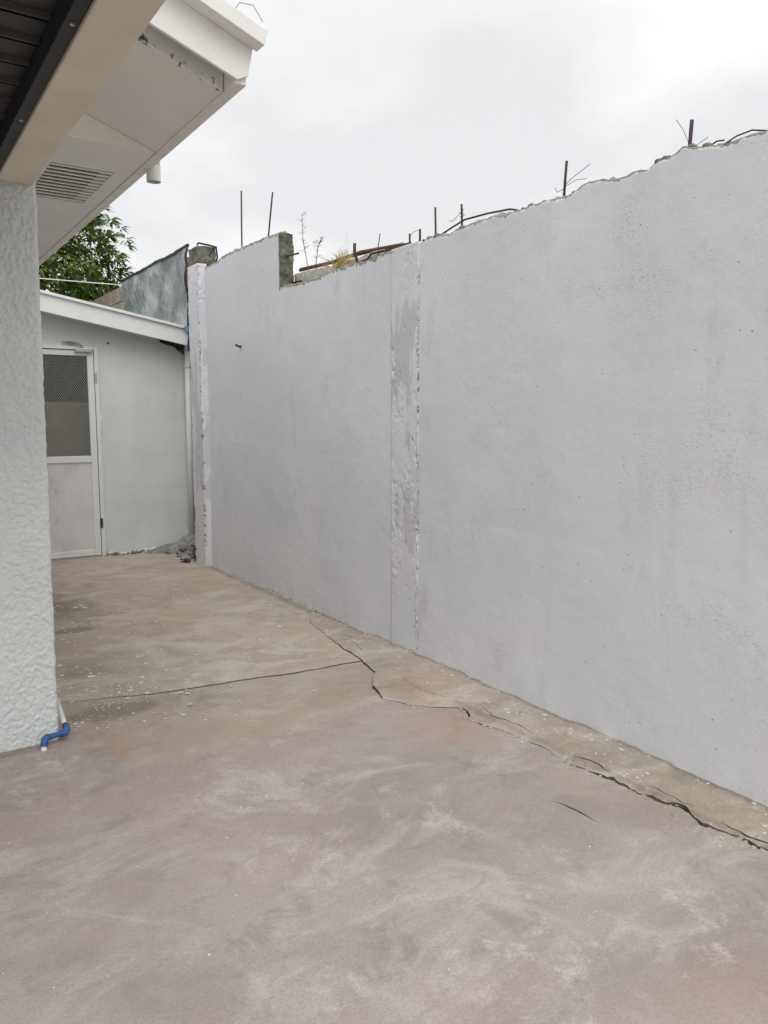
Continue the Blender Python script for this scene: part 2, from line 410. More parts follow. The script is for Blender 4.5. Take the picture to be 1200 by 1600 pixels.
J1 = (2.383, 3.835)      # where the long crack meets the verge
J2 = (2.128, 3.211)      # where the screed edge meets the verge
L1 = [(.30, 4.10), (.731, 4.071), (.903, 4.034), (1.172, 3.946), (1.474, 3.912), (1.831, 3.867), (2.101, 3.838), J1]
L2 = [(.30, 3.70), (.60, 3.63), (.674, 3.601), (.748, 3.387), (.853, 3.129), (.965, 3.105), (1.159, 3.099), (1.368, 3.098), (1.533, 3.110), (1.793, 3.152), J2]
L3A = [(2.86, 5.12), (2.66, 4.98), (2.56, 4.80), (2.479, 4.523), (2.427, 4.177), J1]
L3B = [J1, (2.325, 3.607), (2.172, 3.389), J2]
L3C = [J2, (2.19, 3.073), (2.323, 2.932), (2.376, 2.887), (2.332, 2.747), (2.355, 2.548), (2.375, 2.325), (2.349, 2.152), (2.378, 2.075), (2.38, 1.945),
       (2.373, 1.817), (2.39, 1.715), (2.413, 1.677), (2.386, 1.552), (2.394, 1.459), (2.39, 1.319), (2.40, .9), (2.38, .2), (2.41, -1.0), (2.39, -3.0)]
def bumpw(s, base, spots):
    r = np.full_like(s, base)
    for c, wd, h in spots: r += h * np.exp(-((s - c) / wd) ** 2)
    return r
l1a, l1b = sides(L1, .02, .012, 3, lambda s: .0009 + .0036 * np.clip(s / 1.4, 0, 1) * (.35 + 1.1 * np.abs(fbm(s * 3, s * 0 + 6, 78, 3))))
l2b, l2c = sides(L2, .03, .012, 21, lambda s: s * 0 + .0006)
l3a_r, l3a_l = sides(L3A, .03, .02, 33, lambda s: .0004 + .002 * np.clip((s - .3) / 1.0, 0, 1))   # travelling towards -y: left side is +x
l3b_r, l3b_l = sides(L3B, .012, .012, 44, lambda s: s * 0 + .0018)
l3c_r, l3c_l = sides(L3C, .010, .022, 55, lambda s: bumpw(s, .0005, [(.0, .3, .0015), (.47, .05, .009), (.62, .04, .006), (.95, .04, .005), (1.18, .04, .006), (1.30, .06, .013), (1.66, .05, .010), (1.78, .03, .007), (1.95, .06, .010), (2.15, .05, .008), (2.3, .04, .006)]))
# in this travelling direction the normal points to +x (the verge side)
K_ = [(2.049, 1.959), (2.059, 1.912), (2.065, 1.824), (2.068, 1.753)]
kq, ks, kn = fractal(K_, .012, .006, 71)
kw = .0035 * np.sin(np.pi * np.clip(ks / ks[-1], 0, 1)) + .0003
kpoly = np.concatenate([kq + kn * kw[:, None], (kq - kn * kw[:, None])[::-1]])
def slit(pts, w_, seed, step=.012, amp=.012):
    q, s_, n_ = fractal(pts, step, amp, seed)
    ww = w_ * np.sin(np.pi * np.clip(s_ / s_[-1], 0, 1)) * (.4 + .9 * np.abs(fbm(s_ * 16, s_ * 0 + 2, seed + 3, 3))) + .0003
    return np.concatenate([q + n_ * ww[:, None], (q - n_ * ww[:, None])[::-1]])
DS = [slit([(2.46, 2.86), (2.43, 2.72), (2.445, 2.55), (2.43, 2.42)], .004, 501), slit([(2.42, 2.20), (2.435, 2.10), (2.42, 2.0)], .006, 503), slit([(2.45, 1.86), (2.455, 1.74), (2.44, 1.62)], .0045, 505),
      slit([(2.44, 1.55), (2.43, 1.42), (2.45, 1.30)], .006, 507), slit([(2.40, 3.45), (2.36, 3.30), (2.39, 3.12), (2.47, 2.95)], .0025, 509), slit([(2.52, 4.35), (2.50, 4.1), (2.46, 3.92)], .002, 511)]

def inpoly(P, poly):
    x, y = P[:, 0], P[:, 1]; c = np.zeros(len(P), bool); n = len(poly); j = n - 1
    for i in range(n):
        xi, yi = poly[i]; xj, yj = poly[j]
        k = ((yi > y) != (yj > y)) & (x < (xj - xi) * (y - yi) / (yj - yi + 1e-12) + xi)
        c ^= k; j = i
    return c
def slab(name, outline, mat, zfun, step, win, coarse, holes=(), label=None, masks=None, depth=.05):
    O = np.array(outline); x0, y0 = O.min(0); x1, y1 = O.max(0)
    pts = []
    for st, fine in ((step, True), (coarse, False)):
        gx, gy = np.meshgrid(np.arange(x0, x1, st), np.arange(y0, y1, st)); g = np.stack([gx.ravel(), gy.ravel()], 1)
        g = g + rng.uniform(-.3, .3, g.shape) * st
        k = (g[:, 0] > win[0]) & (g[:, 0] < win[1]) & (g[:, 1] > win[2]) & (g[:, 1] < win[3])
        pts.append(g[k if fine else ~k])
    g = np.concatenate(pts); g = g[inpoly(g, O)]
    for hole in holes: g = g[~inpoly(g, hole)]
    n = len(O); allp = [Vector(p) for p in O]; edges = [(i, (i + 1) % n) for i in range(n)]; faces = [list(range(n))]
    for hole in holes:
        h0 = len(allp); allp += [Vector(p) for p in hole]; edges += [(h0 + i, h0 + (i + 1) % len(hole)) for i in range(len(hole))]
    allp += [Vector(p) for p in g]
    vo, eo, fo, *_ = delaunay_2d_cdt(allp, edges, faces, 1, 1e-6)
    V = np.array([(p.x, p.y) for p in vo]); F = []
    cenf = np.array([V[list(q)].mean(0) for q in fo]); bad = np.zeros(len(fo), bool)
    for hole in holes: bad |= inpoly(cenf, hole)
    for qi, q in enumerate(fo):
        if bad[qi]: continue
        a = V[q[1]] - V[q[0]]; b = V[q[2]] - V[q[0]]
        F.append(tuple(q) if a[0]*b[1] - a[1]*b[0] > 0 else tuple(q[::-1]))
    z = zfun(V[:, 0], V[:, 1]); v3 = np.column_stack([V, z])
    # border edges get a side wall with its own vertices
    cnt = {}
    for q in F:
        for i in range(3): e = (q[i], q[(i+1) % 3]); cnt[e] = 1
    bd = [e for e in cnt if (e[1], e[0]) not in cnt]
    nv = len(v3); sv = []; sf = []
    for a, b in bd:
        k = nv + len(sv); pa, pb = v3[a], v3[b]
        sv += [pa, pb, (pb[0], pb[1], -depth), (pa[0], pa[1], -depth)]; sf.append((k+1, k, k+3, k+2))
    allv = np.concatenate([v3, np.array(sv)])
    o = obj(name, allv, F + sf, mat)
    o.data.materials.append(CRACK); o.data.polygons.foreach_set('material_index', [0] * len(F) + [1] * len(sf))
    sm = [True] * len(F) + [False] * len(sf); o.data.polygons.foreach_set('use_smooth', sm)
    mk = masks(allv[:, 0], allv[:, 1]) if masks else {}
    for a in ('stain', 'rust', 'moss', 'bloom'): attr(o, a, mk.get(a, np.zeros(len(allv))))
    tag(o, label, kind='structure')
    return o
def blob(x, y, cx, cy, rx, ry, h=1.): return h * np.exp(-((x - cx) / rx) ** 2 - ((y - cy) / ry) ** 2)
def wallx(y): return 2.634 + .0175 * y
und = lambda x, y: .004 * fbm(x * 1.4, y * 1.4, 5, 3) + .0012 * fbm(x * 9, y * 9, 8, 2)

A_out = [(.30, 8.95)] + [tuple(p) for p in l1a] + [tuple(p) for p in l3a_l[::-1]] + [(3.2, 5.15), (3.2, 8.95)]
slab('pavement', A_out, FL_A, lambda x, y: und(x, y), .06, (.5, 3, 3.7, 8.6), .3,
     label='brownish far concrete slab of the yard, before the shed door',
     masks=lambda x, y: dict(stain=blob(x, y, 1.05, 6.2, .5, .8, .75) + blob(x, y, .9, 4.5, .35, .35, .45) + blob(x, y, 1.7, 5.2, .7, .5, .3) + blob(x, y, 1.10, 5.47, .10, .05, 1.2) + blob(x, y, 1.35, 4.15, .5, .12, .35),  # small strong blob: a shallow pothole, its dark hollow put into the colour
                             rust=blob(x, y, 2.45, 6.6, .35, .6, .85) + blob(x, y, 2.0, 7.9, .8, .35, .7) + blob(x, y, 2.3, 4.9, .3, .6, .35),
                             bloom=blob(x, y, 1.65, 4.95, .3, .12, .7) + blob(x, y, 2.2, 6.9, .25, .3, .6) + blob(x, y, .95, 4.3, .2, .25, .5),
                             moss=blob(x, y, .95, 5.6, .5, .7, .45) + .75 * np.exp(-((x - wallx(y)) / .07) ** 2) + .4 * np.exp(-((x - wallx(y)) / .2) ** 2)))
B_out = [tuple(p) for p in l2b] + [tuple(p) for p in l3b_l[::-1]] + [tuple(p) for p in l1b[::-1]]
slab('pavement', B_out, FL_B, lambda x, y: und(x, y) - .001 - .004 * sstep(.5, .05, (4.02 - .09 * x) - y) * sstep(.75, 1.4, x), .05, (.5, 3, 3, 4.2), .2,
     label='brown middle concrete patch between the long crack and the screed edge',
     masks=lambda x, y: dict(stain=blob(x, y, .95, 3.82, .28, .12, 1.0) + blob(x, y, .80, 3.5, .2, .25, .45),
                             rust=blob(x, y, .8, 3.3, .2, .25, .8) + blob(x, y, 1.9, 3.45, .4, .3, .6), bloom=blob(x, y, 1.0, 3.95, .3, .12, .5),
                             moss=blob(x, y, .75, 3.75, .15, .2, .4)))
C_out = [(-3.5, 3.70), (-3.5, -3.0)] + [tuple(p) for p in l3c_l[::-1]] + [tuple(p) for p in l2c[::-1]]
slab('pavement', C_out, FL_C, lambda x, y: und(x, y) + .002 + .012 * np.exp(-(((x - 2.08) / .06) ** 2 + ((y - 1.85) / .15) ** 2)), .045, (-.2, 2.6, .7, 3.7), .3, holes=(kpoly,),
     label='pale grey concrete slab in the foreground with one short curved crack',
     masks=lambda x, y: dict(stain=blob(x, y, 2.15, 1.75, .15, .25, .3) + blob(x, y, .3, 3.55, .5, .05, .8) + blob(x, y, 2.34, 2.2, .05, 1.2, .35), bloom=blob(x, y, 1.62, 2.05, .16, .18, .7) + blob(x, y, 1.05, 2.0, .22, .10, .6) + blob(x, y, 1.42, 2.55, .2, .2, .5) + blob(x, y, .8, 1.6, .3, .2, .4) + blob(x, y, 1.3, 1.3, .4, .15, .35),
                             rust=blob(x, y, 2.15, 2.8, .3, .3, .85) + blob(x, y, 1.75, .95, .35, .3, .7) + blob(x, y, 2.25, 2.0, .15, .7, .55) + blob(x, y, .9, 3.0, .3, .1, .3),
                             moss=blob(x, y, .75, 3.2, .25, .2, .1)))
D_out = [tuple(p) for p in l3a_r] + [tuple(p) for p in l3b_r[1:]] + [tuple(p) for p in l3c_r[1:]] + [(2.86, -3.0)]
def zd(x, y):
    dw = wallx(y) - x
    r = .012 + .010 * np.exp(-(dw / .10) ** 2) + .012 * fbm(x * 6, y * 6, 61, 3) + .007 * fbm(x * 22, y * 22, 65, 2)
    hole = sstep(.25, .6, fbm(x * 3.1, y * 3.1, 67, 2)) * np.exp(-((dw - .24) / .08) ** 2)
    brk = sstep(-.05, .3, fbm(y * 2.6, y * 0 + 5.5, 69, 3))
    edge = np.exp(-(np.maximum(0, x - 2.385) / .045) ** 2)
    r = r * (1 - edge * (1 - brk)) + edge * (.0015 * (1 - brk) + .006 * brk * fbm(x * 40, y * 40, 68, 2))
    return np.where(y > 4.2, r * .35, r) - .006 * hole
slab('verge', D_out, FL_D, zd, .024, (2, 3, 1.0, 5.2), .1, holes=DS,
     label='rough stained concrete strip along the foot of the boundary wall',
     masks=lambda x, y: dict(stain=.12 + .7 * np.exp(-((x - wallx(y) + .005) / .025) ** 2) + .5 * np.exp(-((x - 2.41) / .035) ** 2) * (y < 3), rust=blob(x, y, 2.3, 3.2, .15, .2, .9) + .35 * np.exp(-((x - 2.42) / .05) ** 2) + blob(x, y, 2.45, 6.6, .3, .6, .5),  # stain also draws a thin dark line along the wall foot
                             moss=.5 * np.exp(-((x - wallx(y)) / .07) ** 2) + .1))

# paint drips on the concrete: thin dried blobs
def flakes():
    v = []; f = []
    def add(cx, cy, r, z):
        n = 7; k = len(v); a0 = random.random() * 6.3; el = random.uniform(.45, 1.); th = random.random() * 6.3
        zz = z + .0045 + float(und(np.array([cx]), np.array([cy]))[0])
        v.append((cx, cy, zz + .0012))
        for i in range(n):
            a = a0 + 6.283 * i / n; q = r * random.uniform(.55, 1.25); px, py = math.cos(a) * q, math.sin(a) * q * el
            v.append((cx + px * math.cos(th) - py * math.sin(th), cy + px * math.sin(th) + py * math.cos(th), zz - .002))
        for i in range(n): f.append((k, k + 1 + i, k + 1 + (i + 1) % n))
    def scatter(cx, cy, sx, sy, n, r0, r1, zf=lambda x, y: -.001):
        for _ in range(n):
            x = random.gauss(cx, sx); y = random.gauss(cy, sy)
            if x < .68 and y > 3.56: continue
            if x > wallx(y) - .02 or y > 8.2: continue
            add(x, y, r0 + (r1 - r0) * random.random() ** 3, zf(x, y))
    scatter(.95, 4.15, .22, .28, 230, .003, .016)
    scatter(1.15, 4.9, .35, .7, 180, .003, .018)
    scatter(.85, 3.75, .10, .14, 60, .002, .010)
    scatter(1.3, 3.6, .35, .2, 45, .002, .007)
    scatter(1.26, 6.13, .10, .12, 14, .008, .035); scatter(1.2, 6.0, .2, .5, 40, .004, .014)
    scatter(.97, 4.42, .02, .02, 2, .024, .03)
    scatter(1.23, 2.72, .10, .08, 55, .001, .007); scatter(1.2, 2.3, .5, .6, 60, .001, .005)
    scatter(2.0, 6.0, .4, 1.0, 40, .004, .02)
    zz = lambda x, y: float(zd(np.array([x]), np.array([y]))[0]) - .002 - float(und(np.array([x]), np.array([y]))[0])
    for _ in range(230):
        y = random.uniform(1.2, 5.0); x = wallx(y) - abs(random.gauss(.02, .13)) - .01
        if x > (2.42 if y < 4 else 2.5): add(x, y, .002 + .011 * random.random() ** 3, zz(x, y))
    return v, f
fv, ff = flakes()
tag(obj('paint_drips', fv, ff, FLAKE, smooth=True), 'dried white paint drips spattered over the concrete', 'paint drips', kind='stuff')

cb_ = MB()
for i in range(260):
    k = random.choice([(2.19, 3.05), (2.37, 2.89), (2.34, 2.7), (2.36, 2.5), (2.36, 2.15), (2.38, 2.05), (2.37, 1.82), (2.40, 1.70), (2.39, 1.5), (2.39, 1.4)])
    cb_.add(rock((random.gauss(k[0], .022), random.gauss(k[1], .06), .001), .0025 + .010 * random.random() ** 3, 2000 + i, (1.3, 1.2, .5)))
tag(cb_.build('concrete_crumbs', FL_D), 'loose crumbs of broken concrete along the verge crack', 'crumbs', kind='stuff')

# ================================================================== boundary wall (its own axes: x away from the yard, y along, z up)
BW = empty('boundary_wall', (2.634, 0, 0), 'long grey painted concrete boundary wall with broken top and pilasters', 'wall', rotz=-math.atan(.0175))
def lumps(y, seed, scale, amp): return amp * np.abs(fbm(y * scale, y * 0 + 1.7, seed, 3, .55))
def wall_panel(name, y0, y1, hf, ds, dz, df, th, seed, rawtop=.035, rawfun=None, mat=None, patchfun=None):
    ys = np.linspace(y0, y1, int((y1 - y0) / ds) + 2); nz = int(np.max(hf(ys)) / dz) + 2
    h = hf(ys); rows = []; raws = []; pts = []
    t = np.linspace(0, 1, nz); 
    for k in t:
        z = -.04 + (h + .04) * k
        rows.append(np.stack([-df(ys, z), ys, z], 1))
        raws.append(np.clip(1 - (h - z) / rawtop, 0, 1) * .8 + (rawfun(ys, z) if rawfun else 0) + .5 * np.exp(-((z - .012) / .016) ** 2)); pts.append(patchfun(ys, z) if patchfun else z * 0)  # the last raw term darkens a thin band along the foot
    edge = rows[-1].copy()
    for q in np.linspace(.12, 1, 7):
        r = edge.copy(); r[:, 0] = edge[:, 0] + (th - edge[:, 0]) * q
        r[:, 2] = h + .022 * fbm(ys * 11, ys * 0 + q * 3, seed + 5, 3) * math.sin(math.pi * min(q * 1.2, 1)) + .010 * math.sin(math.pi * q) * (1 + fbm(ys * 30, ys * 0 + q * 9, seed + 6, 2))
        rows.append(r); raws.append(np.full(len(ys), .95)); pts.append(ys * 0)
    b = rows[-1].copy(); b[:, 2] = -.04; rows.append(b); raws.append(np.full(len(ys), .3)); pts.append(ys * 0)
    V = np.concatenate(rows); nr, nc = len(rows), len(ys)
    F = gridfaces(nr, nc)[:, ::-1]
    # end caps
    F = F.tolist()
    capv = []
    F.append([r * nc for r in range(nr)][::1]); F.append([r * nc + nc - 1 for r in range(nr)][::-1])
    o = obj(name, V, F, mat or PAINT, BW, smooth=True, local=True)
    fixn(o.data); attr(o, 'raw', np.concatenate(raws)); attr(o, 'patch', np.concatenate(pts))
    for p in o.data.polygons[-2:]: p.use_smooth = False
    return o
def dpaint(seed, ledge, lz):
    def df(y, z):
        d = .007 * fbm(y * .9, z * .9, seed, 2) + .0022 * fbm(y * 5, z * 5, seed + 3, 3)
        m = sstep(.02, .35, fbm(y * 1.3, z * 1.3, seed + 9, 3))
        d = d - m * .0016 * np.maximum(0, fbm(y * 21, z * 34, seed + 12, 3, .7)) * 1.7
        e = ledge(y) + .05 * fbm(y * 3.2, y * 0, seed + 15, 4)
        pr = sstep(-.1, .4, fbm(y * 1.3, y * 0 + 4, seed + 16, 3)); d = d + lz * .6 * sstep(.02, -.02, z - e) * (.4 + .6 * pr) + lz * .5 * pr * np.exp(-((z - e) / .007) ** 2)
        # paint runs swelling at the foot
        return d + .004 * np.exp(-z / .05) * (1 + fbm(y * 12, y * 0, seed + 18, 2))
    return df
hn = lambda y: 2.412 + .012 * fbm(y * 1.1, y * 0, 71, 2) + lumps(y, 73, 4.5, .048) + .006 * fbm(y * 30, y * 0, 76, 2)
wall_panel('panel', -2.5, 3.712, hn, .0135, .0135, dpaint(101, lambda y: .83 + .0 * y, .0022), .12, 77, .022)
hm = lambda y: 2.412 + .014 * fbm(y * 2, y * 0, 83, 2) + lumps(y, 84, 6, .02) + .02 * sstep(4.35, 4.0, y)
DMID = dpaint(131, lambda y: 1.12 + .035 * (y - 3.8), .0014)
hf_ = lambda y: 2.835 + .024 * (y - 5.57) + lumps(y, 93, 7, .026) + .008 * fbm(y * 28, y * 0, 94, 2) - .04 * sstep(6.5, 7.1, y)
wall_panel('panel', 3.976, 7.23, lambda y: np.where(y < 5.577, hm(y), hf_(y)), .0135, .0135, DMID, .11, 87, .05)
# rear leaf of the wall behind the broken-down stretch
hb = lambda y: 2.488 + .035 * np.clip((y - 4.2) / 1.3, 0, 1) + .012 * fbm(y * 3, y * 0, 113, 3) + lumps(y, 114, 8, .014) - .02 * sstep(4.3, 4.05, y)
o = wall_panel('rear_leaf', 4.0, 5.57, hb, .02, .1, lambda y, z: -.125 + .004 * fbm(y * 9, z * 9, 118, 2), .20, 117, .02, mat=RAWP)
# raw broken end of the taller stretch
def rough_box(name, x0, x1, y0, y1, z0, z1, st, amp, mat, seed, parent=BW, local=True, extra=None):
    bm = bmesh.new(); bmesh.ops.create_cube(bm, size=1)
    for q in bm.verts: q.co = Vector(((x0+x1)/2 + q.co.x*(x1-x0), (y0+y1)/2 + q.co.y*(y1-y0), (z0+z1)/2 + q.co.z*(z1-z0)))
    for ax, L in ((0, x1-x0), (1, y1-y0), (2, z1-z0)):
        es = [e for e in bm.edges if abs((e.verts[1].co - e.verts[0].co)[ax]) > .9 * L and abs((e.verts[1].co-e.verts[0].co)[ax]) > 1e-6]
        n = int(L / st)
        if n > 0: bmesh.ops.subdivide_edges(bm, edges=es, cuts=n, use_grid_fill=True)
    bm.normal_update()
    P = np.array([q.co for q in bm.verts]); N = np.array([q.normal for q in bm.verts])
    d = amp * (fbm((P[:,0] + P[:,1]) * 22, P[:,2] * 22, seed, 4, .6) - .25)
    P = P + N * d[:, None]
    if extra: P = extra(P)
    f = [tuple(x.index for x in q.verts) for q in bm.faces]; bm.free()
    return obj(name, P, f, mat, parent, smooth=True, local=local)
rough_box('broken_end', .003, .110, 5.545, 5.588, 2.435, 2.838, .009, .014, RAW, 121)
# pilasters: a grid bent round three faces, arrises spalled
def pilaster(y0, y1, proud, h, seed, st=.0065, wear=1.):
    prof = []
    for k in np.arange(0, proud + .02, st): prof.append((.02 - k, y1, 0, -1, 0))       # far side
    na = len(prof)
    for k in np.arange(0, y1 - y0, st): prof.append((-proud, y1 - k, 1, 0, 0))
    for k in np.arange(0, proud + .02, st): prof.append((-proud + k, y0, 2, 0, 0))
    P = np.array([(p[0], p[1]) for p in prof]); face = np.array([p[2] for p in prof])
    nrm = np.where(face[:, None] == 0, [[0, 1]], np.where(face[:, None] == 1, [[-1, 0]], [[0, -1]])).astype(float)
    zs = np.arange(-.03, h, .0065); W = len(P)
    da = np.minimum(np.abs(P[:, 1] - y0) + np.where(face == 2, P[:, 0] + proud, 0), 9)
    db = np.minimum(np.abs(P[:, 1] - y1) + np.where(face == 0, P[:, 0] + proud, 0), 9)
    V = []; RW = []; PT = []
    s = np.arange(W) * st
    rh = np.random.default_rng(seed); sn = s[np.argmin(da)]; sf_ = s[np.argmin(db)]
    H_ = []
    for k in range(int(70 * wear)):
        a = rh.random()
        c0 = sn + rh.normal(0, .010) if a < .5 else (sf_ + rh.normal(0, .012) if a < .75 else rh.uniform(sf_, sn))
        zc = rh.choice([rh.normal(.35, .25), rh.normal(1.25, .3), rh.normal(1.9, .25), rh.uniform(0, h)])
        H_.append((c0, zc, rh.uniform(.003, .007) * (1.4 if k % 9 == 0 else 1), rh.uniform(1., 2.6)))
    for z in zs:
        zz = np.full(W, z)
        rough = sstep(-.05, .45, fbm(s * 3.5, zz * 2.2, seed, 3))
        near = np.exp(-(da / .028) ** 2); far = np.exp(-(db / .025) ** 2)
        sp = sstep(-.15, .5, fbm(s * 1.2, zz * 4.5, seed + 3, 3))
        pit = np.maximum(0, fbm(s * 42, zz * 30, seed + 6, 3, .6) + .06)
        d = .003 * fbm(s * 6, zz * 3, seed + 9, 3) - rough * .007 * pit - (near + far * .8) * (.15 + .85 * sp) * (.002 + .020 * wear * pit)
        d = d + .0022 * (fbm(s * 60, zz * 60, seed + 12, 2)) * (rough * .8 + near * .5 + far * .3)
        hl = np.zeros(W)
        for c0, zc, rr_, el in H_:
            if abs(z - zc) < 4 * rr_ * el: hl = np.maximum(hl, np.exp(-(((s - c0) / rr_) ** 2 + ((z - zc) / (rr_ * el)) ** 2) ** 2))
        d = d - .009 * hl
        q = P + nrm * d[:, None]
        # knock the arrises back
        k = (near * (face == 1) + near * (face == 2)) * sp
        q[:, 0] += np.where(face == 1, .006 * k, 0); q[:, 1] += np.where(face == 2, .006 * k, 0)
        V.append(np.column_stack([q, zz]))
        RW.append(hl * .8 + np.clip((near + far * .5) * sstep(.30, .45, pit) * sp * wear, 0, 1) * .6)
        PT.append(np.clip(.22 + 1.1 * fbm(s * 9, zz * 2.3, seed + 20, 4, .65) + .22 * np.exp(-((da - .09) / .08) ** 2), 0, .9) * sstep(.35, .8, z) * sstep(2.35, 1.9, z) * (face > 0))
    V = np.concatenate(V); top = len(V)
    F = gridfaces(len(zs), W).tolist()
    F.append([top - W + i for i in range(W)])
    o = obj('pilaster', V, F, PAINT, BW, smooth=True, local=True); fixn(o.data)
    attr(o, 'raw', np.concatenate(RW)); attr(o, 'patch', np.concatenate(PT))
    return o
p1 = pilaster(3.705, 3.985, .011, 2.432, 201, wear=1.2); p1['label'] = 'spalled shallow pilaster with unpainted patches'
p2 = pilaster(7.20, 7.48, .075, 2.875, 231, wear=2.0); p2['label'] = 'spalled pilaster at the far end of the wall'
rough_box('pillar_core', -.062, .14, 7.235, 7.48, -.03, 2.87, .06, .003, RAWP, 143)
rough_box('pillar_head', -.060, .115, 7.215, 7.475, 2.878, 3.035, .012, .012, RAW, 141)
rough_box('pillar_neck', -.070, .115, 7.205, 7.478, 2.862, 2.882, .012, .012, RUSTR, 145)
# reinforcing bars left in the wall top
def bar(name, pts, r, mat, x=.055, parent=BW, seg=7):
    P = [(q[0], q[1], q[2]) if len(q) == 3 else (x, q[0], q[1]) for q in pts]
    v, f = tube(P, r, seg); o = obj(name, v, f, mat, parent, smooth=True, local=True); return o
bar('rebar', [(6.435, 2.80), (6.43, 3.1), (6.422, 3.351)], .0065, RUST)
bar('rebar', [(5.91, 2.78), (5.85, 3.0), (5.792, 3.192)], .0065, RUST)
bar('rebar', [(7.39, 2.86), (7.372, 2.90), (7.107, 3.0)], .006, RUST)
bar('rebar', [(3.626, 2.36), (3.630, 2.5), (3.634, 2.603)], .006, RUST)
rb = bar('rebar', [(3.388, 2.36), (3.392, 2.5), (3.396, 2.567)], .006, RUST)
bar('tie_wire', [(.045, 3.40, 2.50), (.066, 3.385, 2.508), (.05, 3.375, 2.515), (.045, 3.40, 2.522), (.064, 3.41, 2.53), (.05, 3.37, 2.535), (.04, 3.45, 2.49), (.05, 3.50, 2.50)], .0016, RUSTR, parent=rb, seg=5)
bar('rebar', [(3.782, 2.38), (3.782, 2.514)], .007, RUST)
bar('rebar', [(3.887, 2.40), (3.887, 2.51)], .006, RUST)
bar('tie_wire', [(.055, 3.887, 2.50), (.055, 3.84, 2.512), (.055, 3.782, 2.513)], .0014, RUST, seg=5)
bar('rebar', [(4.235, 2.38), (4.236, 2.5), (4.215, 2.575)], .003, RUST)
rb = bar('rebar', [(2.645, 2.36), (2.636, 2.5), (2.629, 2.586)], .0062, RUST)
bar('tie_wire', [(.055, 2.70, 2.485), (.055, 2.685, 2.462), (.055, 2.64, 2.468), (.045, 2.63, 2.48), (.065, 2.645, 2.487), (.055, 2.60, 2.50), (.055, 2.489, 2.535)], .0014, RUST, parent=rb, seg=5)
bar('tie_wire', [(.055, 2.64, 2.475), (.055, 2.57, 2.488), (.055, 2.505, 2.478)], .0012, RUST, parent=rb, seg=5)
rb = bar('rebar', [(1.985, 2.36), (1.98, 2.45), (1.974, 2.562)], .0075, PURP)
rb['label'] = 'purple painted bar end'
bar('tie_wire', [(.055, 2.046, 2.585), (.055, 2.01, 2.535), (.055, 1.983, 2.478), (.045, 1.975, 2.462), (.066, 1.985, 2.456), (.055, 1.95, 2.462), (.055, 1.898, 2.478)], .0011, PURP, parent=rb, seg=5)
bar('rebar', [(1.90, 2.44), (1.86, 2.452), (1.83, 2.447)], .003, RUST)
bar('rebar', [(1.84, 2.43), (1.78, 2.447), (1.72, 2.45), (1.66, 2.43)], .003, RUST)
b = bar('rebar', [(4.515, 2.40), (4.50, 2.46), (4.53, 2.52), (4.528, 2.572)], .011, RUST); b['label'] = 'thick bent bar end'
bar('rebar', [(5.59, 2.668), (5.354, 2.652)], .007, RUST)
bar('rebar', [(3.62, 2.437), (3.45, 2.468), (3.367, 2.482), (3.182, 2.474), (3.01, 2.458), (2.95, 2.44)], .005, RUST)
bar('rebar', [(5.52, 2.565), (5.0, 2.540), (4.6, 2.540), (4.10, 2.497)], .013, RUSTR, x=.15)
bar('rebar', [(5.56, 2.585), (5.0, 2.552), (4.5, 2.53), (4.05, 2.50)], .007, RUST, x=.175)
bar('rebar', [(5.56, 2.47), (5.40, 2.46), (5.37, 2.42)], .009, RUST, x=.10)
bar('rebar', [(4.70, 2.458), (4.45, 2.462), (4.40, 2.49), (3.98, 2.465)], .007, RUST, x=.105)
pg = bar('wall_peg', [(.02, 6.36, 2.042), (-.03, 6.36, 2.045), (-.045, 6.375, 2.06)], .010, RUST)
# loose mortar crumbs still sitting on the wall top
cr_ = MB()
for i in range(150):
    y = random.uniform(1.3, 5.5); hh = hn(np.array([y]))[0] if y < 3.7 else hm(np.array([y]))[0]
    cr_.add(rock((random.uniform(.01, .07), y, hh + .004), random.uniform(.006, .02) * (1.3 if y < 3.7 else 1), 900 + i))
o = cr_.build('mortar_crumbs', RAW, BW, local=True); o['kind'] = 'stuff'

# ================================================================== beyond the pilaster: block wall and crumpled sheet
bwl = empty('block_wall', (3.06, 10, 0), 'bare brown hollow block wall seen past the galvanized sheet', 'wall')
one('lower_wall', box(3.06, 3.20, 7.50, 14.2, -.03, 2.62), BLOCK, bwl)
bm0 = None
for r in range(3):
    for k in range(17):
        y = 7.52 + k * .40 + (.2 if r % 2 else 0); z0 = 2.63 + r * .205
        if y + .39 > 14.2 or y < 8.4: continue
        if bm0 is None:
            t = one('block', box(-.07, .07, 0, .388, 0, .193), BLOCK, bwl, bevel=.006, local=True); bm0 = t.data; o = t
        else:
            o = link('block', bm0, bwl)
        o.location = (.07 + random.uniform(-.006, .006), y - 10, z0 + random.uniform(-.002, .002))
